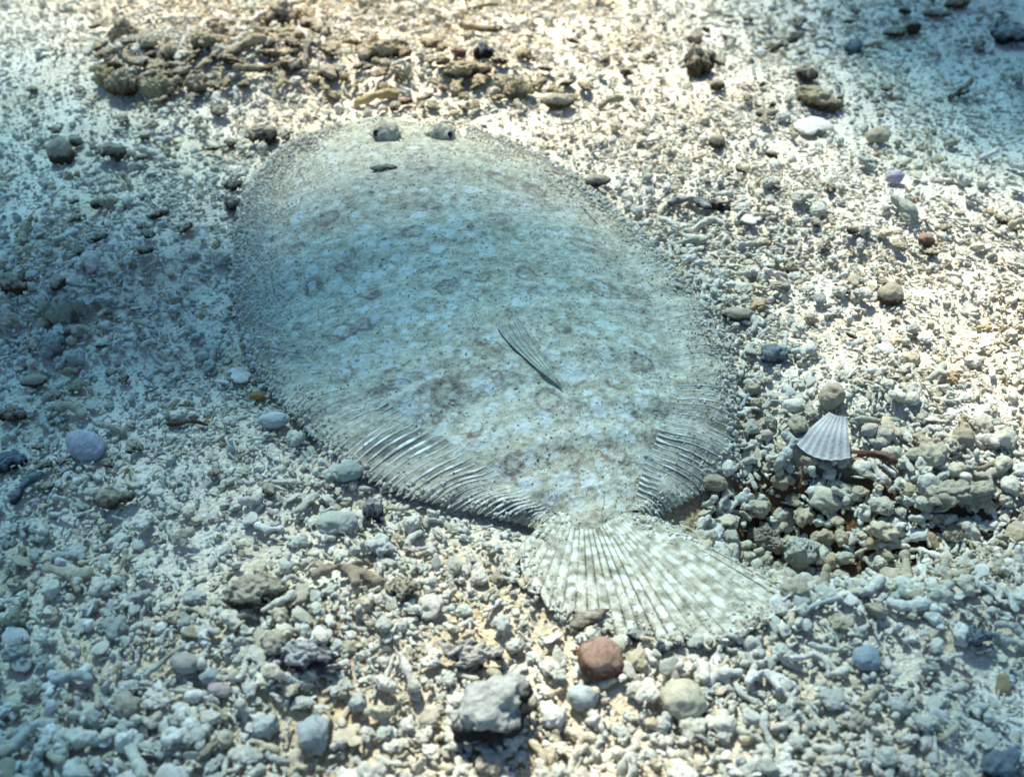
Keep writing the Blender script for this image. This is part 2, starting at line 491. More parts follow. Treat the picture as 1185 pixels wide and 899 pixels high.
DARKS = [(533, 385, 4), (530, 408, 5), (697, 452, 6), (657, 383, 7), (430, 380, 5), (470, 420, 3), (600, 378, 8), (612, 395, 7),
         (735, 480, 7), (560, 270, 6), (585, 265, 7), (545, 262, 6), (372, 250, 4), (740, 560, 8), (748, 530, 6), (640, 452, 6), (498, 195, 4), (520, 185, 5), (433, 339, 6), (521, 330, 5)]
for _ in range(200):
    DARKS.append((rs.uniform(320, 790), rs.uniform(150, 590), rs.uniform(1.2, 3.2)))
def skin_paint(P, extra=0):
    """what the skin itself carries: R pale blotches, G brown rings, B dark flecks"""
    x, y = P[:, 0], P[:, 1]
    jit = .55 * fbm(x * 260, y * 260, 3) + .35 * fbm(x * 700, y * 700, 2)
    R = np.zeros(len(P)); G = np.zeros(len(P)); B = np.zeros(len(P))
    rr = random.Random(8)
    def hit(q):
        h, nn_ = on_skin(q[0], q[1])
        return h
    for kind, lst in (('P', PALES), ('R', RINGS), ('D', DARKS)):
        for q in lst:
            h = hit(q)
            if h is None: continue
            s = q[2] * scale_at(h.x, h.y, h.z) * (1.0 if kind != 'D' else 1.0)
            e1 = rr.uniform(.75, 1.25); an = rr.uniform(0, 3.14); ca, sa = math.cos(an), math.sin(an)
            sel = np.where((np.abs(x - h.x) < s * 2.2) & (np.abs(y - h.y) < s * 2.2))[0]
            if not len(sel): continue
            dx = x[sel] - h.x; dy = y[sel] - h.y
            a_ = dx * ca + dy * sa; b_ = (-dx * sa + dy * ca) * e1
            d = np.hypot(a_, b_) / s + jit[sel] * .8
            if kind == 'P': R[sel] = np.maximum(R[sel], np.clip((1.0 - d) / .22, 0, 1) * rr.uniform(.55, 1))
            elif kind == 'R':
                ring = np.exp(-((d - .85) / .17) ** 2) * np.clip(.65 + 1.6 * jit[sel], 0.1, 1)
                G[sel] = np.maximum(G[sel], np.clip(ring, 0, 1)); G[sel] = np.maximum(G[sel], .22 * (d < .8))
                B[sel] = np.maximum(B[sel], ring * .6)
            else: B[sel] = np.maximum(B[sel], np.clip((1.0 - d) / .4, 0, 1) * rr.uniform(.4, 1))
    return np.stack([R, G, B], -1)

# skin material
M_SKIN, n, b = mat('flounder_skin')
b.inputs['Roughness'].default_value = .62
at = N(n, 'ShaderNodeAttribute', attribute_name='skin')
sp = n.nodes.new('ShaderNodeSeparateColor'); n.links.new(at.outputs['Color'], sp.inputs[0])
n1 = texobj(n, 230, 6, .70, rnd=False); n2 = texobj(n, 75, 4, .65, rnd=False); n3 = texobj(n, 1100, 3, .7, rnd=False)
v1 = texobj(n, 420, kind='vor', rnd=False)
r = ramp(n, [(.30, (.15, .13, .09)), (.41, (.29, .27, .21)), (.52, (.395, .375, .29)), (.64, (.50, .485, .40))])
n.links.new(n1.outputs[0], r.inputs[0])
r2 = ramp(n, [(.32, (.84, .79, .70)), (.5, (1, 1, .98)), (.68, (1.0, 1.05, 1.09))])
n.links.new(n2.outputs[0], r2.inputs[0])
c = mixc(n, r.outputs[0], r2.outputs[0], 1.0, 'MULTIPLY')
r3 = ramp(n, [(.31, .50), (.40, .93), (.58, 1.0), (.68, 1.22)])
n.links.new(n3.outputs[0], r3.inputs[0])
c = mixc(n, c, r3.outputs[0], 1.0, 'MULTIPLY')
c = mixc(n, c, (.22, .145, .11), sp.outputs[1])
f1 = N(n, 'ShaderNodeMath', operation='MULTIPLY'); f1.inputs[1].default_value = .85
n.links.new(sp.outputs[0], f1.inputs[0])
c = mixc(n, c, (.49, .51, .475), f1.outputs[0])
f2 = N(n, 'ShaderNodeMath', operation='MULTIPLY'); f2.inputs[1].default_value = .92
n.links.new(sp.outputs[2], f2.inputs[0])
c = mixc(n, c, (.06, .055, .045), f2.outputs[0])
n.links.new(c, b.inputs['Base Color'])
ad = N(n, 'ShaderNodeMath', operation='MULTIPLY_ADD'); ad.inputs[1].default_value = .7
n.links.new(v1.outputs['Distance'], ad.inputs[0]); n.links.new(n1.outputs[0], ad.inputs[2])
ad2 = N(n, 'ShaderNodeMath', operation='MULTIPLY_ADD'); ad2.inputs[1].default_value = .4
n.links.new(n3.outputs[0], ad2.inputs[0]); n.links.new(ad.outputs[0], ad2.inputs[2])
bump(n, b, ad2.outputs[0], .8, .0011)

# fin material: colour read from the mesh, slightly see-through rays and film
def fin_material(name, shade_stain=True):
    m, n, b = mat(name)
    b.inputs['Roughness'].default_value = .8
    b.inputs['Specular IOR Level'].default_value = .12
    at = N(n, 'ShaderNodeAttribute', attribute_name='skin')
    n1 = texobj(n, 300, 4, .7, rnd=False)
    r = ramp(n, [(.3, (.55, .5, .42)), (.5, (.95, .95, .92)), (.65, (1.15, 1.18, 1.2))])
    n.links.new(n1.outputs[0], r.inputs[0])
    c = mixc(n, at.outputs['Color'], r.outputs[0], 1.0, 'MULTIPLY')
    n.links.new(c, b.inputs['Base Color'])
    b.inputs['Subsurface Weight'].default_value = 0.0
    n2 = texobj(n, 800, 3, .7, rnd=False)
    bump(n, b, n2.outputs[0], .5, .0006)
    return m
M_FIN = fin_material('flounder_fin')

fish = D.objects.new('flounder', None); COL.objects.link(fish)
fish.location = FISH_O; fish.empty_display_size = .05
fish['label'] = 'large speckled flatfish lying camouflaged on coral rubble, tail fan towards the viewer'
fish['category'] = 'fish'

# body: domed top and flat underside in one closed skin
top = SKIN_TOP.reshape(-1, 3)
step = 4
bot = SKIN_TOP[::step, ::step].copy()
bot[..., 2] = np.minimum(rim[::step, ::step] + .001, bot[..., 2] - .0008)
und = np.stack([SKIN_TOP[..., 0], SKIN_TOP[..., 1], rim + .0015], -1)
Vb = top; Fb = grid_faces(NU, NV)
# rim strip closed down to a coarse underside ring
ring = [i * NV for i in range(NU)] + [(NU - 1) * NV + j for j in range(1, NV)] + [i * NV + NV - 1 for i in range(NU - 2, -1, -1)] + [j for j in range(NV - 2, 0, -1)]
low = top[ring].copy(); low[:, 2] -= .0045
Vb = np.vstack([Vb, low]); n0 = len(top); nr = len(ring)
side = np.array([[ring[i], n0 + i, n0 + (i + 1) % nr, ring[(i + 1) % nr]] for i in range(nr)])
Vb = np.vstack([Vb, low.mean(0)[None]])
fan = np.array([[n0 + i, len(Vb) - 1, len(Vb) - 1, n0 + (i + 1) % nr] for i in range(nr)])
Fall = np.vstack([Fb, side])
me = D.meshes.new('body')
me.from_pydata((Vb - O3).tolist(), [], Fall.tolist() + [[n0 + i, len(Vb) - 1, n0 + (i + 1) % nr] for i in range(nr)])
me.update()
bm = bmesh.new(); bm.from_mesh(me); bmesh.ops.recalc_face_normals(bm, faces=bm.faces); bm.to_mesh(me); bm.free()
me.polygons.foreach_set('use_smooth', [True] * len(me.polygons)); me.materials.append(M_SKIN)
set_col(me, 'skin', skin_paint(Vb))
body = link('body', me, fish)

def tube_mesh(P, R, m, nseg=5, flat=1.0, col=None):
    """tapered ray along points P with radii R"""
    P = np.asarray(P); nP = len(P)
    tdir = np.gradient(P, axis=0); tdir /= np.linalg.norm(tdir, axis=1)[:, None] + 1e-12
    up = np.array([0, 0, 1.0]); sd = np.cross(tdir, up); sd /= np.linalg.norm(sd, axis=1)[:, None] + 1e-12
    nu_ = np.cross(sd, tdir)
    an = np.arange(nseg) / nseg * 2 * math.pi
    Vv = P[:, None] + (np.cos(an)[None, :, None] * sd[:, None] + np.sin(an)[None, :, None] * nu_[:, None] * flat) * np.asarray(R)[:, None, None]
    Vv = Vv.reshape(-1, 3)
    F = []
    for i in range(nP - 1):
        for j in range(nseg):
            k = (j + 1) % nseg
            F.append((i * nseg + j, i * nseg + k, (i + 1) * nseg + k, (i + 1) * nseg + j))
    F.append(tuple(range(nseg))[::-1]); F.append(tuple((nP - 1) * nseg + j for j in range(nseg)))
    me = mesh_from('fin_ray', Vv - O3, F, m)
    if col is not None: set_col(me, 'skin', np.repeat(np.asarray(col), nseg, axis=0))
    return me

def side_fin(name, pairs, nr, darks, seed, wave=.0022):
    A = spline([p[0] for p in pairs], 0); Bp = spline([p[1] for p in pairs], 0)
    ref = Bp
    A = resample(A, nr * 4 + 1, ref); Bp = resample(Bp, nr * 4 + 1, ref)
    GA = groundpts(A, LIFT + .0006); GB = groundpts(Bp, .0030)
    n_ = len(A); nw = 14
    w_ = np.linspace(0, 1, nw)
    i_ = np.arange(n_)
    s = np.linspace(0, 1, n_)
    wob = wave * (np.sin(s * 34 + seed) * .6 + np.sin(s * 61 + seed * 2) * .4)
    pleat = .00006 * np.cos(i_ / 4 * 2 * math.pi)
    G = GA[:, None] * (1 - w_[None, :, None]) + GB[:, None] * w_[None, :, None]
    gh = ground_h(G[..., 0], G[..., 1])
    G[..., 2] += np.abs(wob)[:, None] * np.sin(w_ * math.pi * .8)[None] + pleat[:, None] * np.minimum(1, w_ * 4)[None] + .0018 * np.sin(w_ * math.pi)[None]
    # ragged edge: film draws back between the ray tips
    notch = (.10 * (1 - np.cos(i_ / 4 * 2 * math.pi)) / 2)
    back = (GA - GB) * notch[:, None]
    G = G + back[:, None] * (w_ ** 3)[None, :, None]
    G[:, :1] += (GA - GB)[:, None] * .12; G[:, 0, 2] += .0002
    P = G.reshape(-1, 3)
    qx, qy = g2px(P[:, 0], P[:, 1], P[:, 2])
    dk = np.zeros(len(P))
    for (ax, ay, rx, ry, am) in darks:
        dk = np.maximum(dk, am * np.exp(-((qx - ax) / rx) ** 2 - ((qy - ay) / ry) ** 2))
    dk = np.clip(dk * (1 + 1.2 * fbm(P[:, 0] * 160, P[:, 1] * 160, 3)), 0, 1)
    mott = fbm(P[:, 0] * 120 + 5, P[:, 1] * 120, 3)
    ink = skin_paint(P)
    ink[:, 2] = np.maximum(ink[:, 2], dk); ink[:, 0] *= 1 - dk
    base = np.array([.38, .37, .31])[None] * (1 + .6 * mott[:, None])
    dark = np.array([.115, .105, .06])[None]
    colr = base * (1 - dk[:, None]) + dark * dk[:, None]
    pk = np.exp(-((qx - 366) / 9) ** 2 - ((qy - 492) / 12) ** 2)[:, None] * (1.0 if name == 'anal_fin' else 0)
    colr = colr * (1 - pk * .8) + np.array([.42, .20, .25])[None] * pk * .8
    F = grid_faces(n_, nw)
    me = fast_mesh(name, P - O3, F, M_SKIN)
    set_col(me, 'skin', ink)
    o = link(name, me, fish)
    rr = random.Random(seed)
    G4 = G[::4]; C4 = colr.reshape(n_, nw, 3)[::4]
    for i in range(nr):
        ext = rr.uniform(-.02, .06)
        row = G4[i].copy()
        row[-1] += (row[-1] - row[-3]) * ext * 3
        row[:, 2] += .00004
        zone = np.clip(dk.reshape(n_, nw)[::4][i] * 1.6, 0, 1)
        rad = (.00056 - .00022 * w_) * rr.uniform(.7, 1.15) * (.22 + .78 * zone)
        lean = (G4[min(i + 1, nr)] - G4[max(i - 1, 0)]) * rr.uniform(-.14, .14)
        row += lean * w_[:, None] ** .8
        t0 = rr.uniform(.2, .9)
        dloc = np.clip(dk.reshape(n_, nw)[::4][i] * 1.3, 0, 1)
        band = np.clip(np.sin((w_ * 2.3 + t0) * 2 * math.pi) * 2.2 + .9, 0, 1) * rr.uniform(.6, 1) * (.12 + .88 * dloc)
        band = band[:, None]
        cc = (C4[i] * .6 + .22) * (1 - band) + (np.array([.62, .65, .62])[None]) * band
        rme = tube_mesh(row, rad * (1 + .7 * zone), M_FIN, 6, .35, cc)
        link('fin_ray', rme, o)
    return o
L_DARK = [(478, 512, 48, 22, .85), (440, 520, 30, 16, .8), (455, 470, 22, 12, .45), (520, 545, 34, 14, .85), (602, 592, 28, 9, 1.0), (565, 580, 30, 8, .8), (310, 375, 22, 10, .22), (322, 400, 18, 9, .2), (360, 415, 26, 10, .25),
          (290, 340, 14, 9, .2), (370, 455, 24, 8, .35), (300, 250, 22, 14, .3), (400, 480, 24, 8, .4), (455, 555, 25, 9, .4)]
R_DARK = [(768, 508, 32, 22, .6), (795, 535, 30, 16, .8), (748, 555, 14, 20, .95), (758, 588, 20, 12, .8), (810, 455, 22, 14, .6), (790, 335, 16, 8, .5),
          (760, 300, 18, 8, .35), (830, 500, 18, 14, .4), (740, 270, 16, 8, .35), (820, 400, 16, 10, .25)]
anal = side_fin('anal_fin', PAIR_L, 84, L_DARK, 2)
dorsal = side_fin('dorsal_fin', PAIR_R, 84, R_DARK, 5, .0018)

# tail fan: film under sixteen flat rays
TB = [(648, 592), (692, 600), (736, 590)]
TT = [(600, 634), (603, 664), (622, 692), (652, 712), (690, 725), (732, 735), (775, 741), (815, 741), (852, 734), (884, 718), (908, 692), (880, 655)]
NR = 26
b_ = groundpts(resample(spline(TB, 0), NR * 4 + 1), LIFT + .0005)
t_ = groundpts(resample(spline(TT, 0), NR * 4 + 1), .0026)
rt_ = np.random.default_rng(6).normal(0, .035, NR * 4 + 1); t_ = t_ + (b_ - t_) * rt_[:, None]
nw = 90; w_ = np.linspace(0, 1, nw)
G = b_[:, None] * (1 - w_[None, :, None]) + t_[:, None] * w_[None, :, None]
i_ = np.arange(NR * 4 + 1)
bow = np.sin(w_ * math.pi)
G[..., 2] += .0012 * bow[None] + (-.0002 * np.cos(i_ / 4 * 2 * math.pi))[:, None] * np.minimum(1, w_ * 3)[None]
G[..., 2] += .0010 * np.sin(i_ / 9.0)[:, None] * (w_ ** 2)[None]
P = G.reshape(-1, 3)
mott = fbm(P[:, 0] * 160 + 5, P[:, 1] * 160, 3)
ii = np.repeat(i_, nw); gap = (.5 + .5 * np.cos(ii / 4 * 2 * math.pi))
ctr = np.exp(-((ii / (4.0 * NR) - .42) / .22) ** 2)
colr = np.array([.45, .435, .37])[None] * (1 + .5 * mott[:, None])
gap = np.where((ii == 0) | (ii == NR * 4), 0, gap)
dkf = (gap ** 2 * (.35 + .5 * ctr) * np.clip(np.tile(w_, NR * 4 + 1) * 4, 0, 1))[:, None]
colr = colr * (1 - dkf) + np.array([.09, .08, .05])[None] * dkf
me = fast_mesh('tail_fin', P - O3, grid_faces(NR * 4 + 1, nw), M_FIN)
set_col(me, 'skin', colr)
tail = link('tail_fin', me, fish)
rr = random.Random(4)
Gm = G[2::4]
for i in range(NR):
    row0 = G[i * 4]; row1 = G[i * 4 + 4]; c0 = Gm[i]
    wd = np.linalg.norm(row1 - row0, axis=1)
    # a flat ribbon, humped across, with blob-like pale patches down it
    nc = 7; q = np.linspace(-1, 1, nc)
    sd = (row1 - row0) / (wd[:, None] + 1e-9)
    jag = 1 + .05 * np.sin(np.arange(nw) * 1.3 + i)
    cen = math.exp(-((i / NR - .40) / .25) ** 2)
    hw = wd * (.53 - .03 * cen) * jag; hw[-1] *= .5; hw[-2] *= .85
    Vr = c0[:, None] + sd[:, None] * (q[None, :, None] * hw[:, None, None])
    hum = .00026 + 0 * w_
    Vr[..., 2] += (1 - q ** 2)[None] * hum[:, None] * np.minimum(1, w_ * 3)[:, None] + .0002
    ph = rr.uniform(0, 1)
    fr = 8.5
    seq = (w_ * fr + ph) % 1.0
    cyc = np.floor(w_ * fr + ph).astype(int)
    amp = np.array([rr.uniform(.25, 1.0) for _ in range(12)])[cyc % 12]
    patch = np.clip((np.sin(seq * math.pi) - .55) * 9, 0, 1) * amp
    acr = np.clip((1 - np.abs(q) ** 2.5) * 1.6, 0, 1)
    pt = (patch[:, None] * acr[None]).reshape(-1, 1)
    Pv = Vr.reshape(-1, 3)
    mo = fbm(Pv[:, 0] * 200 + 9, Pv[:, 1] * 200, 3)[:, None]
    mo2 = fbm(Pv[:, 0] * 520 + 9, Pv[:, 1] * 520, 3)[:, None]
    far = np.clip((i / NR - .55) * 2.2, 0, 1)            # the trailing side is sandier and its patches fainter
    cb = np.array([.35, .335, .26])[None] * (1 + .25 * mo + .8 * mo2)
    edge_dark = (np.abs(np.tile(q, nw)) ** 4)[:, None] * (.22 + .62 * cen) * np.clip(1 + 3 * mo, 0, 1)
    pt = np.clip(pt * (1 - .45 * far) + .5 * mo2, 0, 1)
    cc = cb * (1 - pt) + np.array([.53, .55, .50])[None] * pt * (1 + .3 * mo2)
    if i in (0, NR - 1): edge_dark = edge_dark * .15
    cc = cc * (1 - edge_dark)
    Fr = grid_faces(nw, nc)
    botm = Pv.copy(); botm[:, 2] -= .0006
    ringi = [r_ * nc for r_ in range(nw)] + [(nw - 1) * nc + c_ for c_ in range(1, nc)] + [r_ * nc + nc - 1 for r_ in range(nw - 2, -1, -1)] + [c_ for c_ in range(nc - 2, 0, -1)]
    lowr = Pv[ringi].copy(); lowr[:, 2] -= .0011
    Va = np.vstack([Pv, lowr]); m0 = len(Pv); k_ = len(ringi)
    Fs = np.array([[ringi[a_], m0 + a_, m0 + (a_ + 1) % k_, ringi[(a_ + 1) % k_]] for a_ in range(k_)])
    rme = fast_mesh('fin_ray', Va - O3, np.vstack([Fr, Fs]), M_FIN)
    set_col(rme, 'skin', np.vstack([cc, cc[ringi] * .6]))
    link('fin_ray', rme, tail)

# pectoral fin: a narrow film with five dark rays, lifted a little off the skin
def skinpt(px, py, up):
    h, nn_ = on_skin(px, py)
    return np.array(h) + np.array([0, 0, up])
M_PEC = fin_material('pectoral_film')
pr = []
for k, (bx, by, mx, my) in enumerate([(576, 374, 592, 402), (582, 373, 599, 403), (588, 372, 606, 403), (594, 371, 612, 402), (600, 370, 619, 401)]):
    a0, a1, a2 = skinpt(bx, by, .0006), skinpt(mx, my, .0009), skinpt(651 - k * .6, 452 - k, .0012)
    t = np.linspace(0, 1, 16)[:, None]
    a1b = 2 * a1 - (a0 + a2) / 2
    pr.append((1 - t) ** 2 * a0 + 2 * t * (1 - t) * a1b + t ** 2 * a2)
PG = np.stack(pr)
P = PG.reshape(-1, 3)
me = fast_mesh('pectoral_fin', P - O3, grid_faces(5, 16), M_SKIN)
fade = np.tile(np.linspace(0, 1, 16), 5)
dkp = np.exp(-((fade - .38) / .2) ** 2)[:, None]
set_col(me, 'skin', np.hstack([0 * dkp, 0 * dkp,   .30 * dkp]))
pec = link('pectoral_fin', me, fish)
for k in range(5):
    row = PG[k].copy(); row[:, 2] += .0003
    link('fin_ray', tube_mesh(row, .00022 - .00013 * np.linspace(0, 1, 16), M_PEC, 5, 1, np.tile([[.36, .38, .34]], (16, 1))), pec)

# eyes: sandy turrets with a dark slit of a pupil facing outwards, frilled with little skin tassels
M_PUP, n, b = mat('pupil'); b.inputs['Base Color'].default_value = (.008, .010, .012, 1); b.inputs['Roughness'].default_value = .25
for (ex, ey, sgn, rad_) in ((447, 156, -1, .0063), (510, 158, 1, .0063)):
    c0 = skinpt(ex, ey, .0008)
    bm = bmesh.new(); bmesh.ops.create_icosphere(bm, subdivisions=4, radius=1)
    for v_ in bm.verts:
        f_ = 1 + .10 * noise.noise(v_.co * 2.2 + Vector((ex, 0, 0))) + .05 * noise.noise(v_.co * 6)
        v_.co = Vector((v_.co.x * rad_ * 1.05, v_.co.y * rad_ * .95, v_.co.z * rad_ * .9)) * f_
        if v_.co.z < 0: v_.co.x *= 1 - v_.co.z / rad_ * .7; v_.co.y *= 1 - v_.co.z / rad_ * .9
    me = D.meshes.new('eye'); bm.to_mesh(me); bm.free()
    me.polygons.foreach_set('use_smooth', [True] * len(me.polygons)); me.materials.append(M_SKIN)
    vc = np.array([v_.co[:] for v_ in me.vertices])
    colr = np.zeros((len(vc), 3)); colr[:, 2] = np.clip(.02 + 1.0 * fbm(vc[:, 0] * 420 + ex, vc[:, 2] * 420, 3), 0, .8)
    set_col(me, 'skin', colr)
    eo = link('eye', me, fish, loc=Vector(c0) - FISH_O)
    bm = bmesh.new(); bmesh.ops.create_icosphere(bm, subdivisions=3, radius=1)
    for v_ in bm.verts: v_.co = Vector((v_.co.x * rad_ * .22, v_.co.y * rad_ * .22, v_.co.z * rad_ * .30))
    me = D.meshes.new('pupil'); bm.to_mesh(me); bm.free()
    me.polygons.foreach_set('use_smooth', [True] * len(me.polygons)); me.materials.append(M_PUP)
    link('pupil', me, eo, loc=(sgn * rad_ * .74, -rad_ * .55, rad_ * .30))
    for k in range(7):
        a_ = rr.uniform(0, 6.28); base = np.array([math.cos(a_) * rad_ * 1.1, math.sin(a_) * rad_ * .8, rad_ * .1])
        tip = base * 1.2 + np.array([0, 0, rad_ * rr.uniform(.15, .4)])
        t = np.linspace(0, 1, 5)[:, None]
        row = base * (1 - t) + tip * t + O3
        link('eyelid_tassel', tube_mesh(row, [.0006, .00055, .0005, .00035, .0001], M_FIN, 5, 1, np.tile([[.46, .46, .38]], (5, 1))), eo)
# jaw: low lip beside the eyes
lip = np.array([skinpt(px, py, .0003) for px, py in ((446, 141), (438, 144), (432, 149), (431, 156), (436, 162))])
link('mouth', tube_mesh(lip, [.0009, .0012, .0013, .0012, .0008], M_FIN, 6, .8, np.tile([[.30, .27, .2]], (5, 1))), fish)

# outline polygon in px for keeping rubble off the fish
OUT = np.array([(430, 138)] + [p[1] for p in PAIR_L] + [(604, 620)] + TT + [(840, 632), (762, 604)] + [p[1] for p in PAIR_R[::-1]] + [(520, 142), (470, 130)], float)
_ox, _oy = px2plane(OUT[:, 0], OUT[:, 1], 0.006)
OUTG = np.stack([_ox, _oy], -1)
def inside_fish(x, y, grow=0.0):
    c_ = OUTG.mean(0); d = OUTG - c_
    Q = c_ + d * (1 + grow / np.linalg.norm(d, axis=1)[:, None])
    r_ = np.zeros(np.shape(x), bool)
    for i in range(len(Q)):
        x1, y1 = Q[i]; x2, y2 = Q[(i + 1) % len(Q)]
        cnd = ((y1 > y) != (y2 > y)) & (x < (x2 - x1) * (y - y1) / (y2 - y1 + 1e-15) + x1)
        r_ ^= cnd
    return r_

# ------------------------------------------------------------------ pieces that single themselves out
CREAM = (.72, .685, .595); GREY = (.50, .53, .52); OLIVE = (.28, .255, .18); TAN = (.47, .36, .22); DARK = (.10, .10, .085)
WHITE = (.78, .77, .71); MUST = (.52, .41, .24); PURP = (.16, .14, .17); BROWN = (.20, .13, .075); GREEN = (.30, .38, .30)
hero_xy = []
def seat(px, py, w_, h_, up):
    """centre of a piece seen at px,py that rises `up` metres in all above the bed"""
    x, y, z = px2g(px, py, up * .45)
    return float(x), float(y)
def put(me, name, label, cat, px, py, wpx, aspect, tall, rot, colr, tilt=(0, 0), sink=.25, group=None):
    """wpx: seen width of the long side; aspect: depth / length; tall: height / length"""
    x, y, _ = px2g(px, py, 0.0)
    s = scale_at(float(x), float(y)) * wpx
    x, y = seat(px, py, 0, 0, s * tall)
    co = np.array([v_.co[:] for v_ in me.vertices]) if me.name not in _dims else None
    if co is not None: _dims[me.name] = co.max(0) - co.min(0)
    dm = _dims[me.name]
    o = D.objects.new(name, me); COL.objects.link(o)
    o.scale = (s / dm[0], s * aspect / dm[1], s * tall / dm[2])
    o.rotation_euler = (tilt[0], tilt[1], rot)
    base = float(ground_h(x, y)) + .0022
    on = bvh_body.ray_cast(Vector((x, y, .3)), Vector((0, 0, -1)))[0]
    if on is not None and inside_fish(np.array(x), np.array(y)): base = on.z
    o.location = (x, y, base + s * tall * (.5 - sink))
    o.color = (*colr, 1)
    o['label'] = label; o['category'] = cat
    if group: o['group'] = group
    if inside_fish(np.array(x), np.array(y)) and bvh_body.ray_cast(Vector((x, y, .3)), Vector((0, 0, -1)))[0] is not None:
        h_ = on_skin(px, py)[0]; o.location = (h_.x, h_.y, h_.z + s * tall * (.5 - sink))
    hero_xy.append((x, y, s * .5 * max(.5, aspect)))
    return o
_dims = {}

def pebble_mesh(name, seed, m, rough=.06, sub=4, power=1.0):
    bm = bmesh.new(); bmesh.ops.create_icosphere(bm, subdivisions=sub, radius=.5)
    for v_ in bm.verts:
        d = noise.noise(v_.co * 2.2 + Vector((seed, 0, 0))) + .4 * noise.noise(v_.co * 6 + Vector((0, seed, 0))) + .2 * noise.noise(v_.co * 14)
        v_.co = v_.co * (1 + rough * d)
    me = D.meshes.new(name); bm.to_mesh(me); bm.free()
    me.polygons.foreach_set('use_smooth', [True] * len(me.polygons)); me.materials.append(m)
    return me
def rock_mesh(name, seed, m, nb=7, rough=.12, voxel=.03, squash=.7):
    rs_ = random.Random(seed)
    return remeshed(name, lump_blobs(rs_, nb, .34, .8), voxel, rough, m, seed, 1, 4.5, squash)
PEB = [pebble_mesh('pebble', 3.3 * k, M_RUB, .20 if k < 3 else .30) for k in range(5)]
ROCK = [rock_mesh('coral_rock', 50 + k, M_RUB, 5 + k, .15 + .02 * k) for k in range(6)]
rsb = random.Random(77)
BRN = [remeshed('branched_coral', stick_blobs(rsb, .8, .10, 2, 2 + k % 2), .030, .07, M_RUB, 60 + k, 1, 4.0) for k in range(4)]
LONG = [remeshed('coral_stick', stick_blobs(rsb, .35 + .2 * k, .085 + .02 * k, 1, 0), .030, .05, M_RUB, 70 + k, 1, 4.0) for k in range(3)]

# two-tone stones: lit top and shaded underside painted in, along with crust colours
def two_tone_shade(name, pale, dark, lvl, purple=None):
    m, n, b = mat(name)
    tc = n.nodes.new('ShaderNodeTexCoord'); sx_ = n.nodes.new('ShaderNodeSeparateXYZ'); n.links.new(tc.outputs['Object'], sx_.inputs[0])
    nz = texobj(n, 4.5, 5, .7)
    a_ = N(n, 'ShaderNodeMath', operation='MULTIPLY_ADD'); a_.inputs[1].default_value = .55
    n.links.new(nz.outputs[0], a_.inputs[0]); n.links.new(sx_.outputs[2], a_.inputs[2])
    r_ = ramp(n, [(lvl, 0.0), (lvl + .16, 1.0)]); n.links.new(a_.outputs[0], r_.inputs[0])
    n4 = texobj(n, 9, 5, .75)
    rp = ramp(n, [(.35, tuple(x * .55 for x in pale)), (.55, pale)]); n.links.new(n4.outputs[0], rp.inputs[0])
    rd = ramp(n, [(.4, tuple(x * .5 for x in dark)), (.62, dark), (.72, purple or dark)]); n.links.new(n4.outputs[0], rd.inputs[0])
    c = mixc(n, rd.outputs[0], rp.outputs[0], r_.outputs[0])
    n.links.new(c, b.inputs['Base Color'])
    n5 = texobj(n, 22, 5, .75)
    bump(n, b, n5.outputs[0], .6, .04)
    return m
M_T1 = two_tone_shade('shade_bottomed_stone', (.48, .50, .46), (.030, .026, .025), .28, (.13, .10, .14))  # black base paints the shadow under the stone
M_T7 = two_tone_shade('hollowed_coral', (.56, .54, .47), (.075, .045, .035), .24, (.13, .08, .08))
M_T2 = two_tone_shade('algae_stone', (.52, .46, .34), (.10, .07, .035), .24)
M_T3 = two_tone_shade('purple_crusted_coral', (.55, .55, .52), (.05, .04, .065), .30, (.17, .13, .20))
M_T4 = two_tone_shade('russet_stone', (.44, .29, .21), (.20, .10, .065), .36)
M_T5 = two_tone_shade('mossy_rubble', (.54, .45, .29), (.15, .10, .045), .20)  # golden sunlit top and dark shaded side painted over the algae tint
M_T6 = two_tone_shade('slate_stone', (.24, .28, .30), (.05, .06, .075), .20)
def remat(me, m, name):
    c_ = me.copy(); c_.name = name; c_.materials.clear(); c_.materials.append(m); return c_

H = put
A1 = remat(ROCK[1], M_T1, 'dark_stone'); A2 = remat(ROCK[3], M_T2, 'tan_stone'); A3 = remat(BRN[1], M_T3, 'purple_coral'); A4 = remat(PEB[1], M_T4, 'russet_pebble')
# foreground
H(pebble_mesh('dark_stone', 5.1, M_T1, .50, 5), 'coral_rock', 'large grey stone with a shadow painted black on its underside, bottom centre', 'stone', 568, 826, 104, .72, .60, .35, GREY, (0, -.12), .02)
H(A4, 'pebble', 'round reddish brown pebble just below the tail fan', 'pebble', 696, 764, 54, .95, .80, .3, TAN, (.1, .2), .15)
H(remat(ROCK[2], M_T4, 'russet_chip'), 'coral_lump', 'small rust brown lump touching the left side of the red-brown pebble', 'coral', 671, 758, 18, .8, .8, 0, BROWN)
H(PEB[0], 'pebble', 'smooth round cream pebble in the foreground right of the russet one', 'pebble', 791, 811, 55, .92, .78, 0, (.56, .53, .41), (0, 0), .2)
H(PEB[2], 'pebble', 'flat-topped bluish grey pebble below the russet pebble', 'pebble', 675, 808, 38, .8, .75, .1, (.42, .48, .48))
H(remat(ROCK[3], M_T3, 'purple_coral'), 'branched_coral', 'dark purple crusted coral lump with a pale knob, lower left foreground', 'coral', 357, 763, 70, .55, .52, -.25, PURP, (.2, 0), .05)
H(A2, 'coral_rock', 'tan knobbly stone with brown underside left of the forked coral stick', 'stone', 297, 687, 76, .62, .50, .1, TAN, (0, .1), .1)
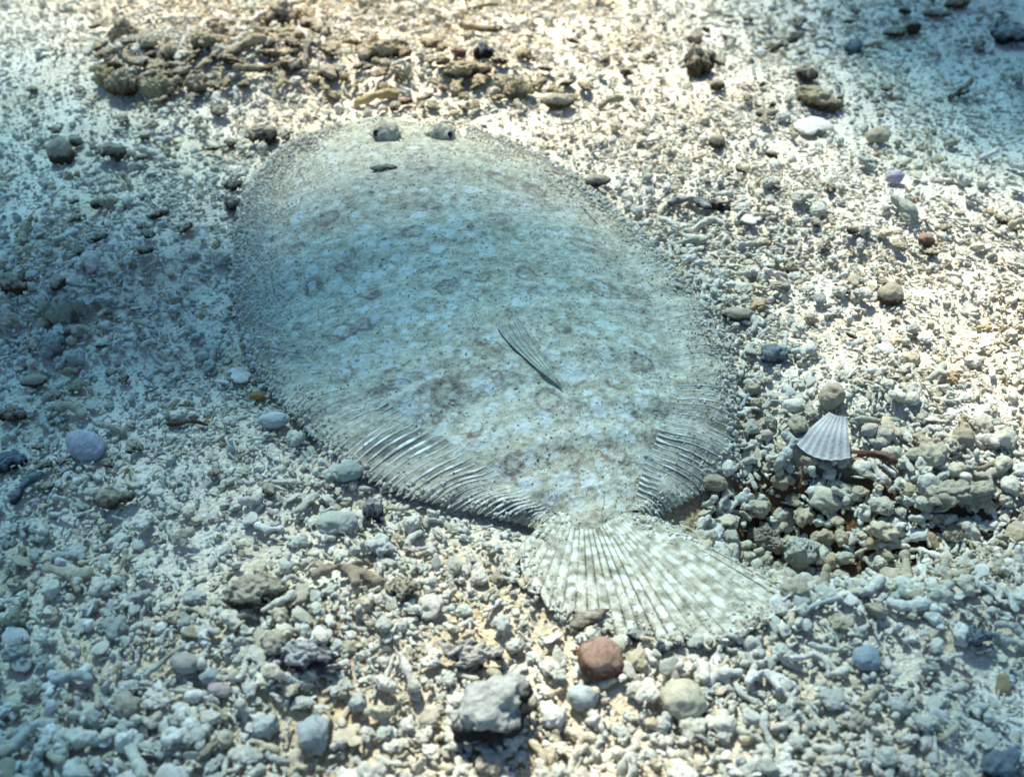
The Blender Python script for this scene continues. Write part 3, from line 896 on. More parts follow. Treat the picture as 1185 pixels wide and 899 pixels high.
H(PEB[3], 'pebble', 'upright egg shaped grey stone near the bottom edge', 'stone', 363, 850, 40, 1.2, 1.1, .4, (.40, .45, .46), (0, 0), .2)
H(remat(LU[4], M_RUB, 'knob_coral'), 'coral_lump', 'two-knobbed pale coral piece near the bottom left corner', 'coral', 88, 856, 50, .55, .5, .2, CREAM)
H(remat(ROCK[4], M_T3, 'purple_knob'), 'coral_lump', 'small upright dark purple knob beside the fringe of the fish', 'coral', 432, 592, 24, 1.0, 1.7, 0, PURP, (0, 0), .2)
H(PEB[4], 'pebble', 'broad pale grey pebble left of the dark purple knob', 'pebble', 388, 606, 48, .65, .50, .1, (.46, .50, .45))
H(LU[2], 'coral_lump', 'pale blocky coral lump right of the dark purple knob', 'coral', 478, 608, 26, .8, .8, .6, CREAM)
H(PEB[1], 'pebble', 'turquoise green pebble against the lower left fin', 'pebble', 404, 546, 30, .9, .75, .5, (.38, .46, .42))
H(LU[6], 'coral_lump', 'pale green pebble piece left of the turquoise one', 'coral', 386, 552, 24, .8, .6, .9, (.50, .56, .50))
H(remat(BRN[2], M_RUB, 'forked_stick'), 'branched_coral', 'brown forked coral stick in front of the tail tip left side', 'coral', 402, 668, 82, .42, .30, .15, (.36, .29, .21))
H(remat(ROCK[5], M_T2, 'brown_lump'), 'coral_lump', 'brown and cream coral lump right of the forked stick', 'coral', 466, 684, 38, .8, .75, .4, TAN)
H(remat(ROCK[5], M_T7, 'maroon_coral'), 'branched_coral', 'pale coral lump with maroon black hollow above the large grey stone', 'coral', 548, 762, 72, .5, .46, .1, GREY, (.2, 0), .1)
H(remat(CH[1], M_T2, 'olive_slab'), 'shell_chip', 'thin olive grey slab at the edge of the tail fan', 'shell chip', 682, 719, 50, .45, .28, .15, GREY, (.2, 0))
H(remat(LU[5], M_T1, 'grey_knob'), 'coral_lump', 'small dark grey lump below the middle of the tail fan', 'coral', 737, 737, 26, .7, .6, 0, GREY)
H(remat(LU[7], M_T6, 'spike'), 'coral_lump', 'tiny dark upright spike right of the russet pebble', 'coral', 764, 751, 11, 1, 2.4, .4, DARK)
H(LONG[0], 'coral_stick', 'long smooth coral stick lying slanted in the lower left rubble', 'coral', 196, 765, 66, .22, .22, .55, (.48, .51, .46))
H(LONG[2], 'coral_stick', 'fat grey coral finger at the left edge of the foreground', 'coral', 84, 787, 52, .48, .45, -.45, GREY)
H(PEB[2], 'pebble', 'flattish brown-grey pebble below the long coral stick', 'pebble', 216, 769, 38, .7, .55, -.1, (.42, .40, .35))
H(PEB[0], 'pebble', 'dark rimmed oval pebble between two pale ones, lower left', 'pebble', 244, 786, 26, .8, .7, .2, (.36, .42, .42))
H(PEB[3], 'pebble', 'small white oval pebble low in the left foreground', 'pebble', 226, 808, 25, .7, .65, 0, WHITE)
H(PEB[1], 'pebble', 'pinkish oval pebble in the lower left rubble', 'pebble', 256, 801, 30, .6, .5, -.2, (.52, .42, .42))
H(LONG[1], 'coral_stick', 'short upright cream coral finger left of the purple crusted coral', 'coral', 281, 771, 40, .5, .5, 1.3, CREAM, (0, -.5))
H(LU[1], 'coral_lump', 'square grey coral block left of the egg shaped stone', 'coral', 307, 842, 34, .9, .95, .2, GREY)
H(LONG[1], 'coral_stick', 'bone shaped coral stick below the egg shaped stone', 'coral', 328, 881, 42, .42, .4, -.3, (.46, .49, .47))
H(ROCK[0], 'coral_rock', 'lumpy olive stone near the left edge of the lower foreground', 'stone', 17, 717, 34, .8, .75, 0, (.34, .33, .24))
H(BRN[3], 'branched_coral', 'blunt forked coral piece lying near the bottom left corner', 'coral', 120, 815, 52, .6, .4, 1.0, (.50, .51, .47))
H(LONG[0], 'coral_stick', 'thin pale coral twig standing on the lower left rubble', 'coral', 166, 720, 28, .3, .3, 1.2, CREAM, (0, -.6))
H(PEB[1], 'pebble', 'round slate blue pebble in the right foreground', 'pebble', 1003, 763, 33, .95, .85, 0, (.32, .39, .43))
H(remat(LU[3], M_T6, 'blue_lump'), 'coral_lump', 'dark blue shaded lump at the bottom right corner', 'coral', 1160, 886, 52, .7, .6, .6, DARK)
H(BRN[0], 'branched_coral', 'white star shaped coral fragment in the right foreground', 'coral', 826, 764, 34, .9, .45, .3, WHITE)
H(BRN[2], 'branched_coral', 'white knobbly coral branch right of the cream pebble', 'coral', 890, 790, 60, .55, .4, .25, WHITE)
H(LONG[2], 'coral_stick', 'pale stubby coral finger lying upright right of the cream pebble', 'coral', 888, 848, 48, .45, .42, 1.35, (.56, .58, .52))
H(PEB[4], 'pebble', 'smooth cream nodule below the white coral branch', 'pebble', 838, 840, 30, .8, .75, 0, CREAM)
H(LONG[1], 'coral_stick', 'bent white coral finger left of the slate blue pebble', 'coral', 925, 762, 42, .35, .4, .1, WHITE)
H(remat(ROCK[5], M_T6, 'hollow_lump'), 'coral_rock', 'dark hollow stone in the blue shade of the right foreground', 'stone', 1128, 738, 42, .6, .55, 0, GREY)
H(LONG[0], 'coral_stick', 'grey coral stick just right of the tail fan end', 'coral', 952, 702, 62, .24, .24, .05, (.42, .45, .44))
H(LONG[1], 'coral_stick', 'pale bone like coral stick below the grey one right of the tail', 'coral', 962, 752, 56, .3, .3, -.15, (.56, .59, .55))
# pit at the right
H(ROCK[2], 'coral_rock', 'big pale grey coral stone in the pit right of the tail', 'stone', 930, 631, 52, .85, .85, .7, (.42, .43, .37), (.2, .1), .1)
H(ROCK[4], 'coral_rock', 'long grey brown coral rock near the right edge', 'stone', 1108, 578, 84, .5, .42, .2, (.36, .35, .27), (0, 0), .15)
H(remat(LONG[2], M_T4, 'rust_finger'), 'coral_stick', 'rust brown coral finger leading down from the white scallop shell', 'coral', 1012, 530, 52, .35, .35, -.7, BROWN)
H(LONG[1], 'coral_stick', 'long grey green coral stick just right of the scallop shell', 'coral', 1012, 487, 60, .25, .25, -.12, (.42, .44, .34))
H(PEB[2], 'pebble', 'oval cream nodule left of the scallop shell', 'pebble', 918, 472, 26, .65, .6, 0, CREAM)
H(PEB[3], 'pebble', 'round pink cream nodule between the fin edge and the shell', 'pebble', 887, 511, 16, 1, .9, 0, (.56, .46, .38))
H(LONG[2], 'coral_stick', 'pale coral finger against the right edge of the fin', 'coral', 860, 540, 34, .45, .45, 0, CREAM)
H(PEB[0], 'pebble', 'tan nodule under the pale coral finger by the fin', 'pebble', 826, 563, 34, .6, .6, -.1, (.42, .35, .24))
H(BRN[1], 'branched_coral', 'pale forked coral lump in the dark pit', 'coral', 902, 568, 56, .7, .5, .4, (.50, .52, .48))
H(PEB[4], 'pebble', 'small tan nodule in front of the big pit stone', 'pebble', 960, 650, 24, .9, .85, .4, (.50, .40, .25))
H(PEB[0], 'pebble', 'pale rounded nodule right of the big pit stone', 'pebble', 980, 640, 26, .7, .6, .2, (.50, .52, .44))
H(ROCK[1], 'coral_rock', 'rough brown grey stone at the rim of the tail fan and pit', 'stone', 888, 618, 50, .7, .6, -.6, (.30, .27, .21))
H(remat(LU[0], M_T6, 'blue_knob'), 'coral_lump', 'slate blue knob pair right of the upper fin', 'coral', 897, 412, 34, .7, .7, -.2, DARK)
H(LONG[0], 'coral_stick', 'bluish coral stick touching the right fin edge', 'coral', 864, 465, 36, .35, .35, .7, (.36, .40, .42))
H(remat(PEB[2], M_T2, 'brown_nodule'), 'pebble', 'brown nodule with grey top in sand right of the fish', 'pebble', 855, 366, 40, .45, .4, 0, GREY)
H(remat(PEB[1], M_T2, 'shadow_nodule'), 'pebble', 'dark brown nodule among pale rubble upper right', 'pebble', 1031, 341, 30, .9, .9, .2, BROWN)
H(remat(ROCK[0], M_T2, 'brown_hollow'), 'coral_rock', 'brown hollow lump above the mid right rubble', 'stone', 913, 312, 22, .8, .8, 0, TAN)
# upper right
H(remat(BRN[2], M_T1, 'dark_branch'), 'branched_coral', 'long grey coral branch with dark underside right of the upper fin', 'coral', 808, 241, 74, .32, .26, .1, GREY, (0, 0), .1)
H(LONG[2], 'coral_stick', 'pale curved coral finger below the long dark bottomed branch', 'coral', 812, 263, 42, .4, .4, .2, CREAM)
H(LONG[1], 'coral_stick', 'pale coral stick pointing up to the right above the brown hollow lump', 'coral', 872, 283, 42, .3, .32, .35, CREAM)
H(LONG[0], 'coral_stick', 'greenish coral stick near the dark bottomed branch lower side', 'coral', 793, 283, 44, .38, .38, -.2, (.42, .44, .34))
H(remat(PEB[4], M_T2, 'oval_pebble'), 'pebble', 'oval grey pebble with brown side just outside the upper fin', 'pebble', 691, 211, 32, .5, .45, .15, GREY)
H(remat(ROCK[1], M_T2, 'brown_rock'), 'coral_rock', 'upright brown grey rock in the upper right sand', 'stone', 808, 70, 42, .9, .95, .8, GREY, (0, 0), .15)
H(CH[0], 'shell_chip', 'flat white chip on bright sand upper right', 'shell chip', 940, 148, 46, .85, .22, .1, WHITE)
H(PEB[3], 'pebble', 'small lavender pebble on the bright right band', 'pebble', 1036, 206, 22, .9, .8, 0, (.44, .43, .52))
H(remat(ROCK[2], M_T5, 'tan_cluster'), 'coral_rock', 'tan crumbly coral cluster on the upper right slope', 'stone', 948, 112, 56, .6, .45, -.3, TAN)
H(remat(LU[8], M_T2, 'brown_top'), 'coral_lump', 'brown lump on top of the tan crumbly cluster', 'coral', 935, 84, 26, .9, .9, 0, TAN)
H(PEB[1], 'pebble', 'cream round nodule right of the flat white chip', 'pebble', 1016, 158, 28, .7, .65, .2, (.56, .47, .35))
H(CH[2], 'shell_chip', 'grey tilted slab rising from sand at the right', 'shell chip', 1046, 243, 44, .5, .5, -.9, (.42, .44, .38), (.5, .4))
H(remat(PEB[0], M_T4, 'rust_nodule'), 'pebble', 'rust spotted small nodule on the right bright band', 'pebble', 1072, 280, 20, .8, .8, 0, BROWN)
H(remat(BRN[0], M_T2, 'dark_twig'), 'branched_coral', 'dark twiggy piece on blue shaded sand near the top right', 'coral', 1112, 106, 44, .5, .4, .35, OLIVE)
H(remat(LU[9], M_T2, 'dark_bit'), 'coral_lump', 'dark brown lump arched on shaded sand above the twiggy piece', 'coral', 1036, 38, 30, .5, .5, .1, BROWN)
H(remat(CH[3], M_T2, 'dark_chip'), 'shell_chip', 'flat dark chip near the top right edge', 'shell chip', 1084, 18, 34, .4, .3, 0, BROWN)
H(remat(ROCK[5], M_T1, 'black_rock'), 'coral_rock', 'dark ragged rock in the top right corner', 'stone', 1168, 38, 46, 1.0, .5, -.8, DARK)
H(remat(ROCK[3], M_T2, 'brown_edge'), 'coral_rock', 'dark brown rock at the very top right of centre', 'stone', 1108, 3, 34, .6, .5, 0, BROWN)
H(remat(BRN[3], M_T2, 'olive_ridge'), 'branched_coral', 'olive coral piece on the ridge top right of centre', 'coral', 908, 50, 56, .45, .36, .2, OLIVE)
H(remat(LU[0], M_T6, 'blue_bit'), 'coral_lump', 'dark blue grey bit on shaded sand right of the olive piece', 'coral', 988, 55, 30, .6, .6, .8, DARK)
H(remat(PEB[2], M_T2, 'brown_sidepeb'), 'pebble', 'dark brown pebble half buried on the upper right slope', 'pebble', 830, 165, 20, .8, .9, 0, BROWN)
H(remat(LU[3], M_T2, 'dark_sliver'), 'coral_lump', 'dark sliver on pale sand above the flat white chip left side', 'coral', 888, 134, 28, .4, .4, 0, OLIVE)
# top
H(ROCK[0].copy(), 'coral_rock', 'round olive knob standing highest in the top left rubble pile', 'stone', 142, 34, 32, 1.0, 1.1, 0, OLIVE)
HX = [(142, 98, 40, .9, .85, 'round grey knob at the foot of the top left rubble pile', (.34, .31, .20)),
      (118, 84, 30, .8, .8, 'mustard lump at the left end of the top left pile', MUST),
      (195, 60, 26, .8, .8, 'tan knob in the middle of the top left pile', TAN),
      (180, 100, 50, .5, .6, 'brown edged coral block at the front of the top left pile', (.40, .34, .21)),
      (236, 48, 30, .9, .8, 'mustard brown knob behind the top left pile', MUST),
      (326, 15, 38, .9, .9, 'blackish brown rock at the top edge left of centre', DARK),
      (228, 96, 30, .9, .8, 'crumbly grey lump right front of the top left pile', (.42, .38, .25))]
for k, (a_, b2, c_, d_, e_, f_, g_) in enumerate(HX):
    H(remat(ROCK[k % 6], M_T5 if k % 2 == 0 else M_RUB, 'pile_rock') if f_[0:5] != 'black' else remat(ROCK[2], M_T2, 'black_rock'), 'coral_rock', f_, 'stone', a_, b2, c_, d_, e_, k * .9, g_)
H(remat(LONG[2], M_T5, 'pile_stick'), 'coral_stick', 'fat mustard coral finger lying across the top left pile', 'coral', 284, 54, 52, .4, .4, .35, MUST)
H(remat(LONG[1], M_T5, 'pile_stick'), 'coral_stick', 'brown coral finger below the mustard one in the top left pile', 'coral', 300, 78, 60, .3, .3, .3, TAN)
H(LONG[1], 'coral_stick', 'grey green coral finger right end of the top left pile', 'coral', 316, 36, 44, .4, .4, .25, (.42, .39, .25))
H(LONG[0], 'coral_stick', 'upright dark coral stick right of the top left pile', 'coral', 356, 62, 50, .3, .3, 1.35, (.22, .22, .18))
H(remat(ROCK[4], M_T2, 'cup_rock'), 'coral_rock', 'dark brown cup shaped stone left of the fish head', 'stone', 302, 156, 38, .7, .65, .2, BROWN)
H(LONG[2], 'coral_stick', 'smooth yellow tan coral finger just behind the fish head', 'coral', 436, 113, 52, .38, .36, -.2, (.52, .43, .23))
H(remat(LU[1], M_T4, 'orange_chip'), 'coral_lump', 'small orange brown chip right of the yellow tan finger', 'coral', 470, 120, 16, .6, .5, 0, BROWN)
H(remat(ROCK[3], M_T5, 'yellow_rock'), 'coral_rock', 'long mustard stone with dark underside behind the fish', 'stone', 541, 79, 58, .45, .38, 0, MUST)
H(remat(ROCK[1], M_T1, 'grey_knob'), 'coral_rock', 'dark grey knob on top of the long mustard stone', 'stone', 560, 58, 24, .8, 1.0, 0, GREY)
H(remat(LONG[1], M_T5, 'yellow_stick'), 'coral_stick', 'mustard coral finger at the top behind the grey knob', 'coral', 556, 32, 50, .35, .32, -.05, MUST)
H(remat(LU[4], M_T4, 'orange_lump'), 'coral_lump', 'orange lump left of the dark grey knob', 'coral', 531, 63, 18, .8, .7, 0, (.5, .25, .1))
H(remat(ROCK[0], M_T5, 'tan_rock'), 'coral_rock', 'tan knob pair upper middle left of the mustard stone', 'stone', 442, 56, 48, .5, .5, .1, TAN)
H(remat(PEB[4], M_T2, 'tan_pebble'), 'pebble', 'tan oval lump right of the mossy tuft behind the fish', 'pebble', 646, 118, 36, .5, .5, 0, TAN)
H(remat(LONG[2], M_RUB, 'grey_stick'), 'coral_stick', 'grey green coral finger upper middle right of the tan oval lump', 'coral', 706, 119, 32, .45, .45, 0, (.36, .36, .25))
H(remat(LONG[0], M_RUB, 'sliver'), 'coral_stick', 'thin olive sliver lying at the top edge centre', 'coral', 556, 10, 42, .22, .22, 0, OLIVE)
# left
H(ROCK[5], 'coral_rock', 'large grey green stone on the shaded left slope', 'stone', 72, 358, 52, .75, .75, .3, (.34, .36, .29))
H(remat(ROCK[2], M_T2, 'rear_left'), 'coral_rock', 'olive stone at the left edge behind the large grey green one', 'stone', 16, 327, 36, .8, .7, 0, OLIVE)
H(remat(ROCK[0], M_RUB, 'ear_stone'), 'coral_rock', 'curled grey stone below the large grey green one', 'stone', 56, 400, 38, .8, .7, 1.2, (.33, .35, .31))
H(PEB[0], 'pebble', 'tiny cream pebble tucked under the large grey green stone', 'pebble', 52, 375, 14, 1, .9, 0, (.55, .47, .33))
H(remat(PEB[3], M_T2, 'dark_oval'), 'pebble', 'dark olive oval pebble on the left slope', 'pebble', 41, 443, 30, .6, .5, .1, OLIVE)
H(remat(ROCK[1], M_T2, 'dark_left'), 'coral_rock', 'dark brown stone at the left edge above the purple shell', 'stone', 16, 479, 34, .7, .6, 0, BROWN)
H(remat(ROCK[3], M_T6, 'blue_left'), 'coral_rock', 'slate blue stone at the left edge below the purple shell', 'stone', 10, 535, 40, .8, .6, 0, DARK)
H(remat(LONG[2], M_T6, 'blue_stick'), 'coral_stick', 'slate blue coral finger at the left edge pointing up right', 'coral', 30, 566, 44, .5, .45, .7, DARK)
H(remat(CH[4], M_T2, 'brown_slab'), 'shell_chip', 'brown bottomed slab below the purple shell', 'shell chip', 134, 576, 48, .6, .5, .1, GREY)
H(remat(PEB[1], M_T2, 'round_dark'), 'pebble', 'grey bulb shaped stone upper left slope', 'stone', 70, 174, 30, .9, 1.1, 0, (.30, .31, .24))
H(remat(ROCK[4], M_T2, 'olive_dark'), 'coral_rock', 'dark olive lump right of the grey bulb shaped stone', 'stone', 130, 180, 36, .6, .6, 0, OLIVE)
H(LONG[1], 'coral_stick', 'pale flat coral stick on the shaded left slope', 'coral', 92, 331, 44, .28, .25, -.2, (.44, .44, .36))
H(PEB[2], 'pebble', 'pale wedge shaped pebble near the lower left fin', 'pebble', 318, 488, 36, .6, .5, .2, (.50, .55, .55))
H(remat(ROCK[2], M_T2, 'fin_dark'), 'coral_rock', 'dark grey stone against the upper left fin', 'stone', 272, 236, 26, .7, .7, 0, GREY)
H(remat(ROCK[5], M_T2, 'fin_dark2'), 'coral_rock', 'small black-bottomed stone just above the one at the upper left fin', 'stone', 270, 216, 24, .6, .6, .4, GREY)
# small chip with dark edge on the fish back
H(remat(CH[0], M_T2, 'back_chip'), 'shell_chip', 'thin yellowish chip with dark underside resting on the fish back', 'shell chip', 444, 196, 30, .28, .20, .1, MUST, (.25, 0), .1)
M_BP, n, b = mat('brown_disc'); b.inputs['Base Color'].default_value = (.20, .12, .04, 1)
H(remat(PEB[0], M_BP, 'brown_disc'), 'pebble', 'small smooth brown oval seed shaped pebble left of the lower fin', 'pebble', 298, 462, 19, .7, .4, 0, BROWN)
M_TW, n, b = mat('dark_twig'); b.inputs['Base Color'].default_value = (.07, .045, .03, 1)
H(remat(BRN[1], M_TW, 'dark_twig2'), 'twig', 'dark brown twig lying on sand right of the purple shell', 'twig', 219, 492, 50, .30, .22, -.2, (.1, .06, .04))

# ------------------------------------------------------------------ shells
def shell_mat(name, a, b2, scale, ang=False):
    m, n, b = mat(name); b.inputs['Roughness'].default_value = .5
    at = N(n, 'ShaderNodeAttribute', attribute_name='skin')
    nz = texobj(n, 6, 4, .6, rnd=False)
    r_ = ramp(n, [(.3, a), (.7, b2)]); n.links.new(nz.outputs[0], r_.inputs[0])
    c = mixc(n, r_.outputs[0], at.outputs['Color'], 1.0, 'MULTIPLY')
    n.links.new(c, b.inputs['Base Color'])
    n2 = texobj(n, 24, 4, .7, rnd=False); bump(n, b, n2.outputs[0], .35, .02)
    return m
def shell(name, m, ribs, rib_h, rings, length, width, high, fan=1.0, seed=0):
    """half shell: hinge at x=-.5, lip at x=+.5"""
    na, nb = 90, 40
    V = []; C = []
    for i in range(na):
        a_ = (i / (na - 1) - .5) * 2
        for j in range(nb):
            r_ = .32 + .68 * j / (nb - 1)
            an = a_ * fan
            x = r_ * math.cos(an) * length - length * .5
            y = r_ * math.sin(an) * width
            z = high * (math.sin(min(1, r_ * 1.02) * math.pi * .5 + .25 * (1 - r_)) * 1.0 - r_ ** 3 * .75) * (1 - a_ ** 2 * .55) * min(1, r_ * 3)
            z += rib_h * math.cos(a_ * ribs * math.pi) * r_
            z += rib_h * .5 * math.sin(r_ * rings * 6.28)
            V.append((x, y, z))
            g_ = .86 + .14 * math.cos(a_ * ribs * math.pi)
            g_ *= .90 + .10 * math.sin(r_ * rings * 6.28 + 1)
            C.append((g_, g_, g_))
    V = np.array(V); Vl = V.copy(); Vl[:, 2] -= .035
    F = grid_faces(na, nb, flip=True)
    k = len(V); F2 = grid_faces(na, nb, off=k)
    rg = [i * nb for i in range(na)] + [(na - 1) * nb + j for j in range(1, nb)] + [i * nb + nb - 1 for i in range(na - 2, -1, -1)] + [j for j in range(nb - 2, 0, -1)]
    Fs = np.array([[rg[a_], rg[(a_ + 1) % len(rg)], k + rg[(a_ + 1) % len(rg)], k + rg[a_]] for a_ in range(len(rg))])
    me = fast_mesh(name, np.vstack([V, Vl]), np.vstack([F, F2, Fs]), m)
    set_col(me, 'skin', np.vstack([np.array(C), np.array(C)]))
    return me
M_SC = shell_mat('white_shell', (.40, .40, .39), (.52, .51, .50), 1)
M_CL = shell_mat('mauve_shell', (.24, .25, .29), (.42, .43, .47), 1)
def place_shell(me, label, px, py, wpx, rot, tilt, up):
    x, y, z = px2g(px, py, up)
    s = scale_at(float(x), float(y)) * wpx
    o = link('seashell', me, None, label, 'shell')
    o.scale = (s, s, s); o.rotation_euler = (tilt[0], tilt[1], rot)
    o.location = (float(x), float(y), float(ground_h(x, y)) + up)
    hero_xy.append((float(x), float(y), s * .45))
place_shell(shell('scallop', M_SC, 7, .010, 2, 1.15, .85, .16, .55), 'white ribbed scallop shell fragment standing in rubble right of the fish', 963, 496, 74, math.radians(-120), (.15, .38), .0050)
def clam_mesh(m):
    bm = bmesh.new(); bmesh.ops.create_icosphere(bm, subdivisions=5, radius=.5)
    for v_ in bm.verts:
        p = v_.co.copy()
        r_ = (Vector((p.x + .42, p.y * 1.2, 0))).length
        w2 = .74 * (1 - .55 * max(0, -p.x - .12) * 1.6)
        v_.co = Vector((p.x, p.y * w2 + .10 * max(0, -p.x - .1), p.z * (.62 - .35 * p.x) + .006 * math.sin(r_ * 62 + 2 * noise.noise(p * 3)) * (1 if p.z > 0 else 0) + .02 * noise.noise(p * 5)))
    me = D.meshes.new('clam'); bm.to_mesh(me); bm.free()
    me.polygons.foreach_set('use_smooth', [True] * len(me.polygons)); me.materials.append(m)
    c_ = np.array([[.93 + .07 * math.sin((Vector((v_.co.x + .42, v_.co.y * 1.6, 0))).length * 60)] * 3 for v_ in me.vertices])
    set_col(me, 'skin', c_)
    return me
place_shell(clam_mesh(M_CL), 'smooth mauve blue clam shell on pale sand at the left', 98, 516, 50, -.35, (.35, .1), .0045)

# tufts of fine algae threads
M_TUF, n, b = mat('algae_thread'); b.inputs['Base Color'].default_value = (.20, .20, .13, 1)
def tuft(px, py, wpx, label, nth, colr):
    x, y, z = px2g(px, py, .0)
    s = scale_at(float(x), float(y)) * wpx
    bm = bmesh.new(); rs_ = random.Random(px)
    for _ in range(nth):
        p = Vector((rs_.uniform(-.22, .22) * s, rs_.uniform(-.15, .15) * s, 0))
        d = Vector((rs_.uniform(-.5, .5), rs_.uniform(-.5, .5), 1)).normalized()
        L = s * rs_.uniform(.3, .65); r_ = s * .014; prev = None
        for q in range(6):
            t = q / 5
            c_ = p + d * L * t + Vector((d.x, d.y, -.5)) * L * .5 * t * t
            ring_ = [bm.verts.new(c_ + Vector((math.cos(a_), math.sin(a_), 0)) * r_ * (1 - .7 * t)) for a_ in (0, 2.1, 4.2)]
            if prev:
                for k in range(3): bm.faces.new((prev[k], prev[(k + 1) % 3], ring_[(k + 1) % 3], ring_[k]))
            prev = ring_
    me = D.meshes.new('algae_tuft'); bm.to_mesh(me); bm.free(); me.materials.append(M_TUF)
    link('algae_tuft', me, None, label, 'algae', loc=(float(x), float(y), float(z) + .001))
tuft(466, 95, 44, 'thready dark algae tuft beside the yellow tan coral finger', 90, OLIVE)
tuft(598, 112, 46, 'mossy grey green algae tuft behind the fish right of the head', 130, OLIVE)
tuft(955, 20, 26, 'small dark algae tuft at the top edge right of centre', 50, OLIVE)

# ------------------------------------------------------------------ scattered rubble
SIZE = [[.52, .80, .85, .70, .60, .60, .58], [.60, .65, .60, .60, .64, .60, .58], [.72, .68, .60, .60, .82, .68, .70],
        [.75, .64, .62, .70, .80, .72, .72], [.80, .65, .75, .75, 1.15, 1.15, 1.05], [.92, .85, .82, .75, .95, .95, .82], [.98, .98, .92, .90, .95, .85, .78]]
ALG = [[.08, .22, .22, .12, .10, .2, .2], [.2, .25, .25, .20, .12, .18, .15], [.22, .2, .12, .10, .08, .05, .06],
       [.2, .15, .10, .06, .06, .05, .06], [.10, .06, .05, .04, .10, .12, .10], [.08, .08, .05, .04, .05, .06, .06], [.06, .06, .05, .03, .04, .04, .04]]
def palette(px, py, n_, rng):
    alg = table(px, py, PX7, PY7, ALG)
    t = rng.random(n_)
    C = np.array([CREAM, WHITE, (.67, .66, .56), (.58, .60, .54), (.68, .59, .44), (.56, .50, .37)])
    idx = np.searchsorted(np.cumsum([.30, .18, .22, .14, .10, .06]), rng.random(n_)); idx = np.minimum(idx, 5)
    c_ = C[idx]
    m_ = rng.random(n_) < alg * .48
    A = np.array([MUST, TAN, (.38, .34, .24), (.48, .42, .30), (.55, .49, .37)])
    c_[m_] = A[rng.integers(0, 5, m_.sum())]
    c_ = c_ * rng.uniform(.85, 1.08, (n_, 1))
    return np.clip(c_, 0, .82), idx, m_
HXY = np.array([h[:2] for h in hero_xy]); HR = np.array([h[2] for h in hero_xy])
def scatter(n_, rng, margin, fishgrow, herogap=.6, box=(-.88, .88, .03, 1.40)):
    x = rng.uniform(box[0], box[1], n_); y = rng.uniform(box[2], box[3], n_)
    px, py = g2px(x, y, ground_h(x, y))
    k = (px > -margin) & (px < W0 + margin) & (py > -margin * .6) & (py < H0 + margin)
    x, y, px, py = x[k], y[k], px[k], py[k]
    k = ~inside_fish(x, y, fishgrow)
    x, y, px, py = x[k], y[k], px[k], py[k]
    k = np.ones(len(x), bool)
    for (hx, hy), hr in zip(HXY, HR): k &= ((x - hx) ** 2 + (y - hy) ** 2) > (hr * herogap) ** 2
    return x[k], y[k], px[k], py[k]

# counted pieces: every larger fragment is an object of its own
ANCH = [(568, 826, 'the large black bottomed stone'), (696, 764, 'the russet pebble'), (791, 811, 'the round cream pebble'), (357, 763, 'the purple crusted coral'),
        (297, 687, 'the tan knobbly stone'), (363, 850, 'the egg shaped stone'), (88, 856, 'the two-knobbed coral'), (402, 668, 'the forked brown coral stick'),
        (196, 765, 'the long slanted coral stick'), (17, 717, 'the olive stone at the left edge'), (1003, 763, 'the slate blue pebble'), (1160, 886, 'the dark bottom right lump'),
        (952, 702, 'the grey stick past the tail'), (930, 631, 'the big pit stone'), (1108, 578, 'the long brown rock'), (963, 494, 'the white scallop shell'),
        (897, 412, 'the slate blue knobs'), (1031, 341, 'the dark brown nodule'), (808, 241, 'the dark bottomed coral branch'), (808, 70, 'the upright brown rock'),
        (940, 148, 'the flat white chip'), (1036, 206, 'the lavender pebble'), (1112, 106, 'the dark twiggy piece'), (1168, 38, 'the top right corner rock'),
        (142, 34, 'the top left olive knob'), (326, 15, 'the blackish rock at the top'), (302, 156, 'the cup shaped stone'), (436, 113, 'the yellow tan coral finger'),
        (541, 79, 'the long mustard stone'), (646, 118, 'the tan oval lump'), (72, 358, 'the large grey green stone'), (41, 443, 'the dark olive pebble'),
        (98, 516, 'the mauve shell'), (219, 492, 'the dark twig'), (130, 180, 'the dark olive lump'), (404, 546, 'the turquoise pebble'), (388, 606, 'the broad grey pebble'),
        (691, 211, 'the oval pebble by the fin'), (548, 762, 'the hollow maroon coral'), (298, 462, 'the brown seed shaped pebble'), (20, 330, 'the left edge olive stone'),
        (1128, 738, 'the dark hollow stone'), (680, 20, 'the sand at the top centre'), (30, 30, 'the top left corner'), (1040, 243, 'the tilted grey slab')]
def region(px, py):
    d = [((px - a_) ** 2 + ((py - b2) * 1.2) ** 2, k) for k, (a_, b2, _) in enumerate(ANCH)]
    dd, k = min(d); a_, b2, nm = ANCH[k]
    dx, dy = px - a_, (py - b2) * 1.2
    an = math.degrees(math.atan2(-dy, dx)) % 360
    dr = ['right of', 'above and right of', 'above', 'above and left of', 'left of', 'below and left of', 'below', 'below and right of'][int((an + 22.5) // 45) % 8]
    return ('just ' if dd < 45 ** 2 else ('' if dd < 80 ** 2 else 'well ')) + dr + ' ' + nm
def shade(c_):
    if c_[0] > .54 and c_[2] > .40: return 'cream white'
    if c_[0] - c_[2] > .16: return 'mustard brown'
    if c_[0] - c_[2] > .09: return 'tan'
    return 'pale grey' if c_[0] > .42 else 'dull grey'
